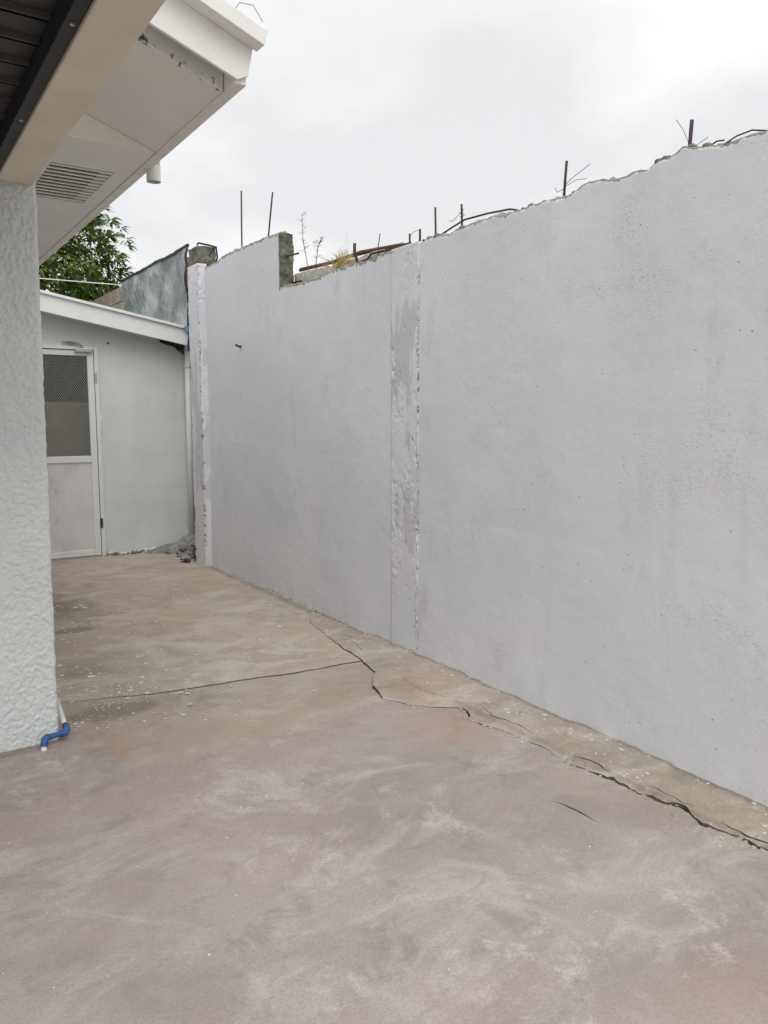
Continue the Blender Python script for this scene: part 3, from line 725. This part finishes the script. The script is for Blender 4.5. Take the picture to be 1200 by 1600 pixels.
# crumpled galvanized sheet
ys = np.linspace(8.32, 10.86, 110); zs = np.linspace(2.22, 3.262, 60)
YY, ZZ = np.meshgrid(ys, zs)
wr = .075 * np.abs(fbm(YY * 1.5 + ZZ * 1.2, ZZ * 2.0 - YY * .5, 301, 3)) + .03 * np.abs(fbm(YY * 4 - ZZ * 3, ZZ * 5 + YY, 305, 3)) + .006 * fbm(YY * 14, ZZ * 14, 309, 2)
edge = np.minimum(1, (3.27 - ZZ) / .1)
XX = 3.012 - wr * edge
ZZ = ZZ + (.012 * fbm(YY * 1.8, YY * 0, 312, 3)) * (ZZ > 3.2)
V = np.stack([XX, YY, ZZ], -1).reshape(-1, 3); nb = len(V)
V2 = V.copy(); V2[:, 0] += .004
F = gridfaces(60, 110)
gs = empty('galvanized_sheet', (3.012, 9.5, 2.22), 'crumpled galvanized metal sheet fixed to the block wall above the shed roof', 'metal sheet')
o = obj('sheet', np.concatenate([V, V2]), np.concatenate([F[:, ::-1], F + nb]), GALV, gs, smooth=True)
topl = [tuple(V[59 * 110 + i] + np.array([-.004, 0, .004])) for i in range(0, 110, 3)]
o = obj('edge_strip', *tube(topl, [.013 + .007 * random.random() for _ in topl], 6), BLACK, gs, smooth=True)
endl = [tuple(V[i * 110] + np.array([-.006, -.006, 0])) for i in range(0, 60, 3)]
o = obj('edge_strip', *tube(endl, .014, 6), BLACK, gs, smooth=True)
# rebar stub poking up behind the sheet
o = obj('rebar_stub', *tube([(3.10, 8.81, 3.2), (3.10, 8.81, 3.34)], .009, 6), RUST, bwl, smooth=True)
# black strip folded over the pillar head
o = obj('plastic_strip', *tube([(2.69, 7.205, 3.03), (2.70, 7.2, 3.052), (2.79, 7.2, 3.045), (2.875, 7.2, 3.035), (2.885, 7.2, 2.94), (2.87, 7.2, 2.90)], .009, 6), BLACK, smooth=True, base=(2.79, 7.2, 3.03))
tag(o, 'black plastic strip folded over the concrete pillar head', 'plastic strip')
# blue plastic shreds at the eave of the shed
def shred(pts, wd, mat):
    v = []; f = []
    for i, p in enumerate(pts):
        a = math.sin(i * 1.7) * .007
        v += [(p[0] - wd/2 + a, p[1] + a, p[2]), (p[0] + wd/2 + a, p[1] - a*.5, p[2] + .004)]
    n = len(v); v += [(q[0], q[1] + .004, q[2]) for q in v]
    for i in range(len(pts) - 1):
        f.append((2*i, 2*i+1, 2*i+3, 2*i+2)); f.append((n + 2*i+2, n + 2*i+3, n + 2*i+1, n + 2*i))
    return v, f
o = obj('plastic_shred', *shred([(2.93, 8.135, 2.36), (2.93, 8.13, 2.31), (2.928, 8.13, 2.26), (2.925, 8.13, 2.20), (2.92, 8.135, 2.14)], .035, INDIGO), INDIGO, smooth=True, base=(2.98, 8.16, 2.13))
tag(o, 'dark indigo plastic shred hanging at the end of the shed fascia', 'plastic scrap')
o = obj('plastic_shred', *shred([(2.90, 8.135, 2.395), (2.905, 8.13, 2.372), (2.912, 8.13, 2.345)], .055, CYAN), CYAN, smooth=True, base=(2.96, 8.16, 2.35))
tag(o, 'light blue plastic scrap on top of the shed fascia end', 'plastic scrap')

# ================================================================== shed with the screen door
SH = empty('shed', (1.9, 8.39, 0), 'small pale mint shed with sloping white fascia and screen door', 'shed')
DX0, DX1, DT = 1.19, 2.042, 2.158
def roofz(x): return 2.629 - .176 * (x - 1.468)
wl = MB()
def shed_top(x): return roofz(x) - .06
wl.add(prism([(.55, -.03), (DX0, -.03), (DX0, shed_top(DX0)), (.55, shed_top(.55))], 'y', 8.39, 8.50))
wl.add(prism([(DX0, DT), (DX1, DT), (DX1, shed_top(DX1)), (DX0, shed_top(DX0))], 'y', 8.39, 8.50))
wl.add(prism([(DX1, -.03), (3.05, -.03), (3.05, 2.10), (2.93, 2.13), (2.84, 2.20), (2.70, 2.235), (2.64, shed_top(2.64)), (DX1, shed_top(DX1))], 'y', 8.39, 8.50))
wl.build('wall', SHEDW, SH)
# side and back of the shed
one('side_wall', box(3.02, 3.055, 8.51, 11.5, -.03, 2.2), SHEDW, SH)
one('side_wall', box(.55, .65, 8.51, 11.5, -.03, 2.6), SHEDW, SH)
one('back_wall', box(.66, 3.01, 11.4, 11.5, -.03, 2.2), SHEDW, SH)
rf = one('roof', prism([(.30, roofz(.30) + .010), (3.00, roofz(3.00) + .010), (3.00, roofz(3.00) + .024), (.30, roofz(.30) + .024)], 'y', 8.15, 11.6), FASC, SH)
fa = one('fascia', prism([(.30, roofz(.30) - .172), (2.955, roofz(2.955) - .172), (2.955, roofz(2.955) + .006), (.30, roofz(.30) + .006)], 'y', 8.17, 8.195), FASC, SH, bevel=.003)
one('fascia_cap', prism([(.30, roofz(.30) - .004), (2.965, roofz(2.965) - .004), (2.965, roofz(2.965) + .008), (.30, roofz(.30) + .008)], 'y', 8.145, 8.168), WHITE, fa)
one('soffit', prism([(.30, roofz(.30) - .165), (2.62, roofz(2.62) - .165), (2.62, roofz(2.62) - .150), (.30, roofz(.30) - .150)], 'y', 8.197, 8.388), SHEDW, SH)
# rotten boards under the fascia end
for i, (a, b, z) in enumerate([(2.64, 2.80, -.02), (2.76, 2.93, -.06), (2.86, 2.94, -.10)]):
    o = rough_box('rotten_board', a, b, 8.22, 8.36, roofz(b) - .19 + z * .4, roofz(b) - .165 + z * .3, .02, .02, RUST, 400 + i, parent=SH, local=False)
    o.data.transform(__import__('mathutils').Matrix.Translation(-ORG[SH.name]))
# door
fr = MB(); fr.add(box(DX0 + .001, DX0 + .04, 8.372, 8.46, -.01, DT - .001)); fr.add(box(DX1 - .038, DX1 - .001, 8.372, 8.46, -.01, DT - .001)); fr.add(box(DX0 + .041, DX1 - .039, 8.372, 8.46, DT - .035, DT - .001))
fr.build('door_frame', WHITE, SH, bevel=.003)
door = one('door', box(DX0 + .045, DX0 + .11, 8.385, 8.425, .012, DT - .04), WHITE, SH, bevel=.004)
lx0, lx1 = DX0 + .045, DX1 - .043
one('stile', box(lx1 - .062, lx1, 8.385, 8.425, .012, DT - .04), WHITE, door, bevel=.004)
one('rail', box(DX0 + .111, lx1 - .063, 8.386, 8.424, DT - .095, DT - .041), WHITE, door, bevel=.004)
one('rail', box(DX0 + .111, lx1 - .063, 8.384, 8.424, .985, 1.052), WHITE, door, bevel=.004)
one('rail', box(DX0 + .111, lx1 - .063, 8.386, 8.424, .013, .075), WHITE, door, bevel=.004)
one('kick_panel', box(DX0 + .108, lx1 - .060, 8.396, 8.412, .07, .99), DOORP, door)
# expanded metal screen: two crossing sets of strands
sx0, sx1, sz0, sz1 = DX0 + .111, lx1 - .063, 1.053, DT - .096
def strands(sgn, y):
    mb = MB(); p = .0165; m = 1.35; W = sx1 - sx0; Hh = sz1 - sz0
    c = -W * m
    while c < Hh + W * m:
        pts = []
        for x in (0, W):
            z = c + sgn * m * x
            pts.append((x, z))
        (xa, za), (xb, zb) = pts
        if za > zb: (xa, za), (xb, zb) = (xb, zb), (xa, za)
        if zb > 0 and za < Hh:
            def at(z): return xa + (xb - xa) * (z - za) / (zb - za)
            a_ = (at(max(0, za)), max(0, za)); b_ = (at(min(Hh, zb)), min(Hh, zb))
            d = Vector((b_[0] - a_[0], b_[1] - a_[1])); 
            if d.length > .004:
                n = Vector((-d.y, d.x)).normalized() * .0014
                mb.add(prism([(sx0 + a_[0] - n.x, sz0 + a_[1] - n.y), (sx0 + b_[0] - n.x, sz0 + b_[1] - n.y), (sx0 + b_[0] + n.x, sz0 + b_[1] + n.y), (sx0 + a_[0] + n.x, sz0 + a_[1] + n.y)], 'y', y, y + .002))
        c += p * 1.68
    return mb
ms = strands(1, 8.398); m2 = strands(-1, 8.4015); ms.add((m2.v, m2.f))
o = ms.build('wire_screen', WIRE, door); o['kind'] = 'stuff'
# room's shade put into a dark backing; olive panel added for a glass reflection
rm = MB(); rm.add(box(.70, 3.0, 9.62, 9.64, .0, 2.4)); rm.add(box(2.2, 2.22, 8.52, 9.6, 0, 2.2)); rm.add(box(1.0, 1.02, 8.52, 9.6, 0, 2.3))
rm.build('dark_backing', ROOMSHADE, SH)
lb = empty('reflection_board', (1.6, 8.60, 0), 'added olive panel behind the door screen, in place of a glass reflection', 'board')
one('board', box(1.06, 2.10, 8.60, 8.615, .0, 1.60), OLIVE, lb); one('batten', box(1.06, 2.10, 8.590, 8.599, 1.54, 1.60), OLIVE, lb)
# door closer
dc = MB(); dc.add(box(1.815, 1.985, 8.345, 8.384, 2.098, 2.138)); dcb = dc.build('door_closer', STEEL, door, bevel=.006)
am = MB(); am.add(tube([(1.90, 8.36, 2.14), (1.845, 8.33, 2.185), (1.725, 8.36, 2.20)], .008, 6)); am.add(box(1.70, 1.86, 8.352, 8.371, 2.192, 2.212)); am.build('closer_arm', STEEL, dcb)
one('hinge', box(DX1 - .045, DX1 - .020, 8.362, 8.371, 1.80, 1.90), STEEL, SH, bevel=.002)
one('hinge', box(DX1 - .045, DX1 - .020, 8.362, 8.371, .30, .40), RUST, SH, bevel=.002)
one('threshold', box(DX0 + .001, DX1 + .05, 8.34, 8.43, -.01, .009), STEEL, SH)
obj('nail', *tube([(2.150, 8.385, 2.203), (2.150, 8.372, 2.203)], .010, 8), RUST, SH)
# rough gap line beside the jamb: plaster bead
bd = [(DX1 + .004 + .004 * math.sin(i * 2.1) + random.uniform(-.003, .003), 8.386, .02 + i * .05) for i in range(30)]
obj('plaster_bead', *tube(bd, [random.uniform(.004, .011) for _ in bd], 6), WHITE, SH, smooth=True)
# chipped plaster along the foot of the shed wall
ch = MB()
for i in range(60):
    x = random.uniform(2.05, 2.72); ch.add(rock((x, 8.375 - random.random() * .035, .004 + random.random() * .03 * (1 if x > 2.3 else .6)), random.uniform(.008, .028), 1200 + i, (1.3, .6, .8)))
o = ch.build('plaster_chips', WHITE, SH); o['kind'] = 'stuff'
ch = MB()
for i in range(40):
    x = random.uniform(2.05, 2.85); ch.add(rock((x, 8.36 - random.random() * .05, .003 + random.random() * .02), random.uniform(.008, .03), 1300 + i, (1.3, .6, .7)))
o = ch.build('mortar_chips', STONE, SH); o['kind'] = 'stuff'

# drainpipe in the corner
dp = empty('drainpipe', (2.955, 8.32, 0), 'white plastic drainpipe in the corner beside the shed wall', 'pipe')
obj('pipe', *tube([(2.968, 8.33, .07), (2.968, 8.33, 1.2), (2.968, 8.33, 2.22)], .033, 14), PVC, dp, smooth=True)
obj('pipe_bracket', *tube([(2.968, 8.33, 1.98), (2.968, 8.33, 2.0)], .038, 14), PVC, dp)
obj('pipe_socket', *tube([(2.968, 8.33, .06), (2.968, 8.33, .15)], .039, 14), PVC, dp, smooth=True)
# rubble heap in that corner: each stone lies loose
def mound():
    gx = np.linspace(2.40, 3.02, 50); gy = np.linspace(7.80, 8.37, 40); X, Y = np.meshgrid(gx, gy)
    z = .15 * np.exp(-((X - 2.93) / .22) ** 2 - ((Y - 8.32) / .20) ** 2) + .05 * np.exp(-((X - 2.60) / .16) ** 2 - ((Y - 8.30) / .10) ** 2)
    z = z * (1 + .35 * fbm(X * 9, Y * 9, 511, 3)) + .012 * fbm(X * 22, Y * 22, 515, 3) * np.clip(z / .03, 0, 1) - .012
    return np.stack([X, Y, z], -1).reshape(-1, 3), gridfaces(40, 50)
o = obj('mortar_heap', *mound(), STONE, smooth=True); tag(o, 'spilled grey mortar heap banked against the corner by the drainpipe', 'mortar heap')
spots = [(2.78, 8.10, .045), (2.88, 8.02, .055), (2.70, 8.02, .035), (2.93, 8.14, .05), (2.62, 8.12, .04), (2.80, 7.93, .035), (2.96, 7.92, .05), (2.66, 7.88, .03), (2.55, 8.2, .03), (2.88, 7.80, .045), (2.76, 7.72, .035), (2.95, 7.70, .05)]
for i, (x, y, r) in enumerate(spots):
    hz = .10 * math.exp(-((x - 2.93) / .22) ** 2 - ((y - 8.32) / .2) ** 2)
    v, f = rock((x, y, hz + r * .45), r, 60 + i, (1.1, 1, .75)); o = obj('rubble_stone', v, f, STONE, base=(x, y, hz))
    tag(o, 'small grey rubble stone lying in the corner heap below the drainpipe', 'stone', 'rubble stones in the corner')
# open end of a dark drain elbow, and a purple rag
de = MB(); de.add(tube([(2.84, 7.86, .05), (2.78, 7.66, .045), (2.745, 7.54, .040)], .043, 16, False)); de.add(tube([(2.745, 7.54, .040), (2.78, 7.66, .045), (2.84, 7.86, .05)], .036, 16, False))
o = de.build('drain_elbow', BLACK, smooth=True, base=(2.745, 7.54, 0)); tag(o, 'black open drain pipe end lying in the rubble corner', 'pipe')
gx = np.linspace(2.50, 2.70, 24); gy = np.linspace(7.44, 7.66, 24); X, Y = np.meshgrid(gx, gy)
rz = .012 + .03 * np.abs(fbm(X * 14, Y * 14, 531, 3)) + .02 * np.exp(-((X - 2.6) / .06) ** 2 - ((Y - 7.55) / .06) ** 2)
m_ = ((X - 2.62) / .06) ** 2 + ((Y - 7.57) / .09) ** 2 + .9 * fbm(X * 20, Y * 20, 533, 2) < 1
F = gridfaces(24, 24); F = F[m_.ravel()[F].all(1)]
o = obj('rag', np.stack([X, Y, rz], -1).reshape(-1, 3), F, m_plain('purple_cloth', (.07, .05, .17), .9, .3, .001, 80), smooth=True, base=(2.6, 7.55, 0))
md = o.modifiers.new('thickness', 'SOLIDIFY'); md.thickness = .004
tag(o, 'crumpled purple rag on the ground by the far pilaster', 'rag')

# ================================================================== house: stucco corner, eave and gable rake
HS = empty('house', (.63, 3.58, 0), 'pale mint stucco house corner with deep white eave and gable rake', 'house')
HY = 3.58
def hx(z): return .636 + .0085 * z          # the corner leans a touch
gx = np.arange(-.05, 1.0001, .0125 * .5); 
nz = 640
zz = np.linspace(-.03, 2.60, nz); uu = np.linspace(0, 1, 180)
U, Z = np.meshgrid(uu, zz); Xr = hx(Z); X = -.05 + (Xr + .05) * U
su = X; d = .0052 * sstep(-.35, .5, fbm(su * 66 + Z * 34, Z * 58 - su * 40, 601, 3, .6)) + .0015 * fbm(su * 70, Z * 70, 607, 2) + .004 * fbm(su * 2, Z * 2, 611, 2)
rnd = np.clip((X - (Xr - .02)) / .02, 0, 1)
Yf = HY - d + .012 * rnd ** 2
bot = .008 * np.maximum(0, fbm(su * 12, su * 0, 613, 3)) 
Z2 = np.where(Z < 0, Z, Z)
front = np.stack([X + .004 * rnd * fbm(Z * 25, Z * 0, 617, 3), Yf, Z2], -1)
# turn the corner into the side wall
side = []
for k, yy in enumerate([.014, .03, .06, .10, .15, .22, .3, .5, 1.0, 2.0, 3.5, 4.80]):
    dd = .008 * np.abs(fbm(yy * 26 + zz * 9, zz * 24 - yy * 8, 621, 3)) * (1 if yy < .4 else .5)
    side.append(np.stack([hx(zz) - .004 + dd, np.full(nz, HY + yy), zz], -1))
full = np.concatenate([front, np.stack(side, 1)], 1); nc = full.shape[1]
o = obj('wall', full.reshape(-1, 3), gridfaces(nz, nc), STUCCO, HS, smooth=True); fixn(o.data)
one('wall', box(-3.2, -.052, HY - .004, HY + .10, -.03, 2.6), STUCCO, HS)
one('gable', prism([(-3.2, 2.602), (.60, 2.602), (.60, 2.60 + .36 * .55), (-3.2, 2.60 + .36 * 4.35)], 'y', HY + .003, HY + .10), STUCCO, HS)
EX, SXI, ZE, SL = 1.208, 1.163, 2.60, .355
one('eave_fascia', box(SXI, EX, 2.705, 7.6, ZE - .006, ZE + .16), SOFF2, HS, bevel=.003)
# flat boxed soffit from the gable wall back, with a vent opening
VX0, VX1, VY0, VY1 = .80, 1.085, 3.985, 4.625
sb = lambda a, b, c, d_: one('soffit_board', box(a, b, c, d_, ZE, ZE + .012), SOFF, HS)
sb(.60, SXI - .002, HY + .02, VY0 - .001); sb(.60, VX0 - .001, VY0, VY1); sb(VX1 + .001, SXI - .002, VY0, VY1); sb(.60, SXI - .002, VY1 + .001, 5.80); sb(.60, SXI - .002, 5.803, 7.6)
vt = one('vent', box(VX0, VX1, VY0, VY1, ZE + .10, ZE + .11), BLACK, HS)  # black plate above the slats, the cavity's shade put into its colour
n = 11; pit = (VY1 - VY0) / n
for i in range(n):
    y = VY0 + (i + .5) * pit
    v, f = prism([(y - .014, ZE + .001), (y + .012, ZE + .001), (y + .014, ZE + .006), (y - .012, ZE + .006)], 'x', VX0 + .001, VX1 - .001)
    one('slat', (v, f), SOFF2, vt)
# sloping soffit under the gable overhang, and the closing triangle behind it
def zs_(x, c=0): return ZE + c + SL * (SXI - x)
one('rake_soffit', prism([(-.6, zs_(-.6)), (SXI - .002, zs_(SXI - .002)), (SXI - .002, zs_(SXI - .002, .012)), (-.6, zs_(-.6, .012))], 'y', 2.824, HY + .018), SOFF, HS)
one('closing_piece', prism([(.55, ZE - .001), (SXI - .004, ZE - .001), (SXI - .004, zs_(SXI - .004) - .002), (.55, zs_(.55) - .002)], 'y', HY + .006, HY + .019), SOFF2, HS)
# weathered rake board, peeled
xs = np.linspace(-.6, 1.160, 220); ks = np.linspace(0, 1, 14); X, K = np.meshgrid(xs, ks)
chip = .007 * np.maximum(0, fbm(xs * 40, xs * 0, 641, 3))
Zb = zs_(X) - .003 + K * .17 + (1 - K) * chip[None, :]
v = np.stack([X, np.full_like(X, 2.80) + .001 * fbm(X * 30, Zb * 30, 643, 2), Zb], -1).reshape(-1, 3)
vb = v.copy(); vb[:, 1] = 2.822; nb = len(v); F = gridfaces(14, 220)
btm = [(i, i + 1, nb + i + 1, nb + i) for i in range(219)]
o = obj('rake_board', np.concatenate([v, vb]), F.tolist() + (F[:, ::-1] + nb).tolist() + btm, PEEL, HS)
wv = np.tile((.40 * np.exp(-(K / .22) ** 2) + .2 * fbm(X * 9, K * 2, 645, 3) + .14 * np.exp(-((X - .87) / .08) ** 2) + .2 * np.exp(-((X - 1.13) / .05) ** 2)).ravel(), 2); attr(o, 'wear', wv); fixn(o.data)
one('barge_board', prism([(-.6, zs_(-.6, -.002)), (1.168, zs_(1.168, .004)), (EX + .001, ZE + .022), (EX + .022, ZE + .125), (-.6, zs_(-.6, .19))], 'y', 2.690, 2.704), BARGE, HS, bevel=.002)
# roof edge flashing and the roof sheet
def lipz(x, c): return 2.760 + c + SL * (1.255 - x)
one('roof_edge', prism([(-.6, lipz(-.6, -.052)), (1.243, lipz(1.243, -.056)), (1.258, lipz(1.258, 0)), (-.6, lipz(-.6, 0))], 'y', 2.625, 2.688), BARGE, HS, bevel=.003)
one('roof', prism([(-3.3, lipz(-3.3, -.020)), (1.235, lipz(1.235, -.020)), (1.235, lipz(1.235, -.012)), (-3.3, lipz(-3.3, -.012))], 'y', 2.70, 7.6), DARKM, HS)
# pvc outlet under the eave edge
ol = MB(); ol.add(tube([(1.222, 3.82, 2.612), (1.222, 3.82, 2.540)], .033, 18, False)); ol.add(tube([(1.222, 3.82, 2.540), (1.222, 3.82, 2.612)], .029, 18, False)); ol.add(tube([(1.222, 3.82, 2.60), (1.222, 3.82, 2.75)], .031, 18))
o = ol.build('gutter_outlet', PVC, HS, smooth=True)
# stray wire by the roof corner
o = obj('stray_wire', *tube([(1.14, 2.64, 2.80), (1.16, 2.64, 2.83), (1.21, 2.64, 2.835), (1.245, 2.64, 2.79)], .0012, 5), TWIG, smooth=True, base=(1.14, 2.64, 2.80)); tag(o, 'thin loose wire sticking up from the roof corner', 'wire')

# ================================================================== porch in front of the house: beam and dark ribbed ceiling
PO = empty('porch', (.57, 3.5, 2.37), 'porch roof with beige beam and dark ribbed metal ceiling', 'porch')
one('beam', box(.508, .640, 1.72, HY - .012, 2.372, 2.56), BEAM, PO, bevel=.004)
tr = one('edge_trim', box(.470, .507, 1.72, HY - .012, 2.383, 2.47), BLACK, PO, bevel=.003)
for i, y in enumerate([2.12, 2.86]):
    obj('screw', *tube([(.489, y, 2.384), (.489, y, 2.379)], .006, 8), SCREW, tr)
pdat = None
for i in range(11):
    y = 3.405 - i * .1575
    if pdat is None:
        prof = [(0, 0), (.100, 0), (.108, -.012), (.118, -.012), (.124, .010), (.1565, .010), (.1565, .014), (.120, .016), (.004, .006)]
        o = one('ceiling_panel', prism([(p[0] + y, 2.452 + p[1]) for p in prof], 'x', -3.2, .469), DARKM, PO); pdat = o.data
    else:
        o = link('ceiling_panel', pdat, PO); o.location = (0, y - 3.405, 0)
one('roof_sheet', box(-3.25, .66, 1.66, HY - .012, 2.57, 2.585), m_plain('bounce_roof', (.55, .56, .56), .5, .1, .001, 20, metal=.3), PO)  # unseen top, made pale to bounce light up onto soffit and barge
one('post', box(-3.2, -3.07, 1.75, 1.88, -.02, 2.45), BEAM, PO)

# blue pipe elbow at the foot of the house corner
bp = empty('water_pipe', (.62, 3.53, 0), 'blue plastic pipe elbow with white stub at the foot of the stucco corner', 'pipe')
obj('white_stub', *tube([(.674, 3.80, .115), (.668, 3.66, .075), (.666, 3.575, .052)], .012, 12), PVC, bp, smooth=True)
obj('blue_run', *tube([(.667, 3.60, .062), (.667, 3.565, .048), (.655, 3.545, .045), (.62, 3.54, .045), (.582, 3.537, .044), (.566, 3.525, .038), (.560, 3.505, .012)], [.0135, .0135, .0135, .011, .0135, .0135, .0135], 14), BLUE, bp, smooth=True)
for pts_ in ([(.6672, 3.588, .058), (.667, 3.566, .0485), (.657, 3.547, .045), (.640, 3.542, .045)], [(.585, 3.537, .0445), (.570, 3.529, .040), (.562, 3.512, .022)]):
    obj('elbow', *tube(pts_, .0165, 14), BLUE, bp, smooth=True)
obj('white_foot', *tube([(.560, 3.505, .018), (.558, 3.498, -.01)], .012, 12), PVC, bp, smooth=True)

# ================================================================== plants
def blades(n, base, L0, L1, spread, wd, seed, lean=(0, 0)):
    rr = random.Random(seed); v = []; f = []
    for _ in range(n):
        a = rr.uniform(0, 6.283); t = abs(rr.gauss(0, spread)); L = rr.uniform(L0, L1)
        d = Vector((math.cos(a) * t + lean[0], math.sin(a) * t + lean[1], 1)).normalized()
        p = Vector(base) + Vector((rr.gauss(0, .02), rr.gauss(0, .05), rr.uniform(-.01, .01))); side = d.cross(Vector((math.cos(a + 1), math.sin(a + 1), 0))).normalized()
        k = len(v); m = 5
        for i in range(m):
            s = i / (m - 1); q = p + d * (L * s) + Vector((d.x, d.y, -.6)) * (L * .45 * s * s); ww = wd * (1 - s * .85)
            v += [tuple(q - side * ww), tuple(q + side * ww)]
        for i in range(m - 1): f.append((k + 2*i, k + 2*i + 1, k + 2*i + 3, k + 2*i + 2))
    return v, f
def wl_(x, y, z): return (2.634 + x + .0175 * y, y, z)
o = obj('dry_grass', *blades(190, wl_(.075, 4.70, 2.435), .06, .19, .6, .0030, 71), STRAW, base=wl_(.075, 4.70, 2.43))
tag(o, 'tuft of dry straw coloured grass on the broken wall top', 'grass tuft')
v, f = blades(26, wl_(.075, 4.72, 2.445), .2, .32, .22, .0009, 73, (0, -.2)); o2 = obj('seed_stalks', v, f, STRAW, o, smooth=False)
v, f = blades(30, wl_(.09, 5.0, 2.455), .08, .2, .9, .0012, 75); o3 = obj('fallen_stalks', v, f, STRAW, o)
def weed(name, pts, seed, label, L=.07):
    rr = random.Random(seed); mb = MB(); mb.add(tube(pts, [.0028] * (len(pts) - 1) + [.001], 5))
    P = [Vector(p) for p in pts]; n = len(P)
    for i in range(20):
        s = rr.uniform(.45, 1.) * (n - 1); k = min(int(s), n - 2); q = P[k].lerp(P[k+1], s - k); a = rr.uniform(0, 6.283); l = L * rr.uniform(.4, 1)
        e = q + Vector((math.cos(a) * .5, math.sin(a), .35)) * l; mb.add(tube([q, q.lerp(e, .5) + Vector((0, 0, .006)), e], [.0013, .001, .0006], 4))
        for _ in range(3):
            u = q.lerp(e, rr.uniform(.4, 1)); mb.add(tube([u, u + Vector((rr.uniform(-1, 1), rr.uniform(-1, 1), rr.uniform(-.2, 1))) * l * .3], .0007, 4))
    o = mb.build(name, TWIG, smooth=True, base=tuple(pts[0])); tag(o, label, 'weed')
weed('dry_weed', [wl_(.13, 5.33, 2.44), wl_(.13, 5.36, 2.60), wl_(.13, 5.42, 2.76), wl_(.13, 5.44, 2.96)], 5, 'tall dry feathery weed beside the broken wall end')
weed('dry_weed', [wl_(.15, 5.25, 2.44), wl_(.15, 5.26, 2.55), wl_(.15, 5.22, 2.68), wl_(.15, 5.17, 2.74)], 6, 'short dry weed below the tall feathery one on the wall top', .08)
gw = obj('crack_weed', *blades(40, (2.385, 2.13, -.005), .012, .03, .9, .0012, 79), WEEDG, base=(2.385, 2.13, 0)); tag(gw, 'tiny green weed growing in the broken edge of the verge', 'weed', kind='stuff')
gw = obj('crack_weed', *blades(40, (2.41, 1.33, -.005), .012, .03, .9, .0012, 80), WEEDG, base=(2.41, 1.33, 0)); tag(gw, 'small moss tuft in the verge crack at the right edge', 'weed', kind='stuff')

# mango tree behind the shed
TR = empty('mango_tree', (2.5, 15, 0), 'leafy green mango tree behind the shed and the eave', 'tree')
cen = Vector((2.35, 15.0, 3.4)); rad = Vector((1.72, 1.7, 2.05))
tb = MB(); tb.add(tube([(2.5, 15, -.1), (2.48, 15, 1.0), (2.55, 15.05, 2.0), (2.4, 15, 2.8)], [.20, .16, .13, .10], 10))
tips = []
for i in range(11):
    a = i * 2.4; el = .25 + .7 * random.random()
    e = cen + Vector((math.cos(a) * rad.x * .75 * math.cos(el), math.sin(a) * rad.y * .75 * math.cos(el), math.sin(el) * rad.z * .8))
    s = Vector((2.5, 15.03, 1.7 + .1 * i)); mid = s.lerp(e, .5) + Vector((0, 0, .2)); tb.add(tube([s, mid, e], [.07, .045, .015], 7))
tb.build('trunk', BARK, TR, smooth=True)
lv = []; lf = []; lt = []
nr_ = np.random.default_rng(5)
def leafcluster(c, out, n, tint):
    for _ in range(n):
        a = random.uniform(0, 6.283); d = Vector((math.cos(a), math.sin(a), random.uniform(-.75, .45))) + out * .75
        d.normalize(); L = random.uniform(.13, .24); W_ = L * random.uniform(.10, .14)
        side = d.cross(Vector((0, 0, 1))).normalized(); up = side.cross(d)
        p0 = c + d * .02; p1 = c + d * L * .5 + up * L * .06; p2 = c + d * L - Vector((0, 0, L * .28))
        k = len(lv)
        for q in (p0, p1 - side * W_ - up * W_ * .5, p1, p1 + side * W_ - up * W_ * .5, p2): lv.append(tuple(q))
        lf.extend([(k, k+1, k+2), (k, k+2, k+3), (k+1, k+4, k+2), (k+2, k+4, k+3)]); lt.extend([tint + random.uniform(-.15, .15)] * 5)
cl = []
for i in range(3000):
    d = Vector(nr_.normal(size=3)).normalized()
    b = 1 + .16 * math.sin(d.x * 5 + 1) * math.cos(d.z * 6) + .12 * math.sin(d.y * 7 + d.z * 9)
    r = b * (random.uniform(.88, 1.03) if i % 5 < 3 else random.uniform(.45, .88))
    p = cen + Vector((d.x * rad.x, d.y * rad.y, d.z * rad.z)) * r
    if p.z < 1.6: continue
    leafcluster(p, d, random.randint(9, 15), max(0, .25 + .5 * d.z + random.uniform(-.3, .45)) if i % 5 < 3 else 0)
o = obj('crown', lv, lf, LEAF, TR, smooth=False); attr(o, 'tint', lt)
# overhead cable
cb = []
for i in range(17):
    s = i / 16; cb.append((-.5 + 5.5 * s, 12.0, 3.36 + .02 * s * 2 - .18 * (.25 - (s - .5) ** 2) * .6 + .03))
o = obj('cable', *tube(cb, .008, 6), PVC, smooth=True, base=(-.5, 12, 3.4)); tag(o, 'thin pale cable strung across in front of the tree', 'cable')
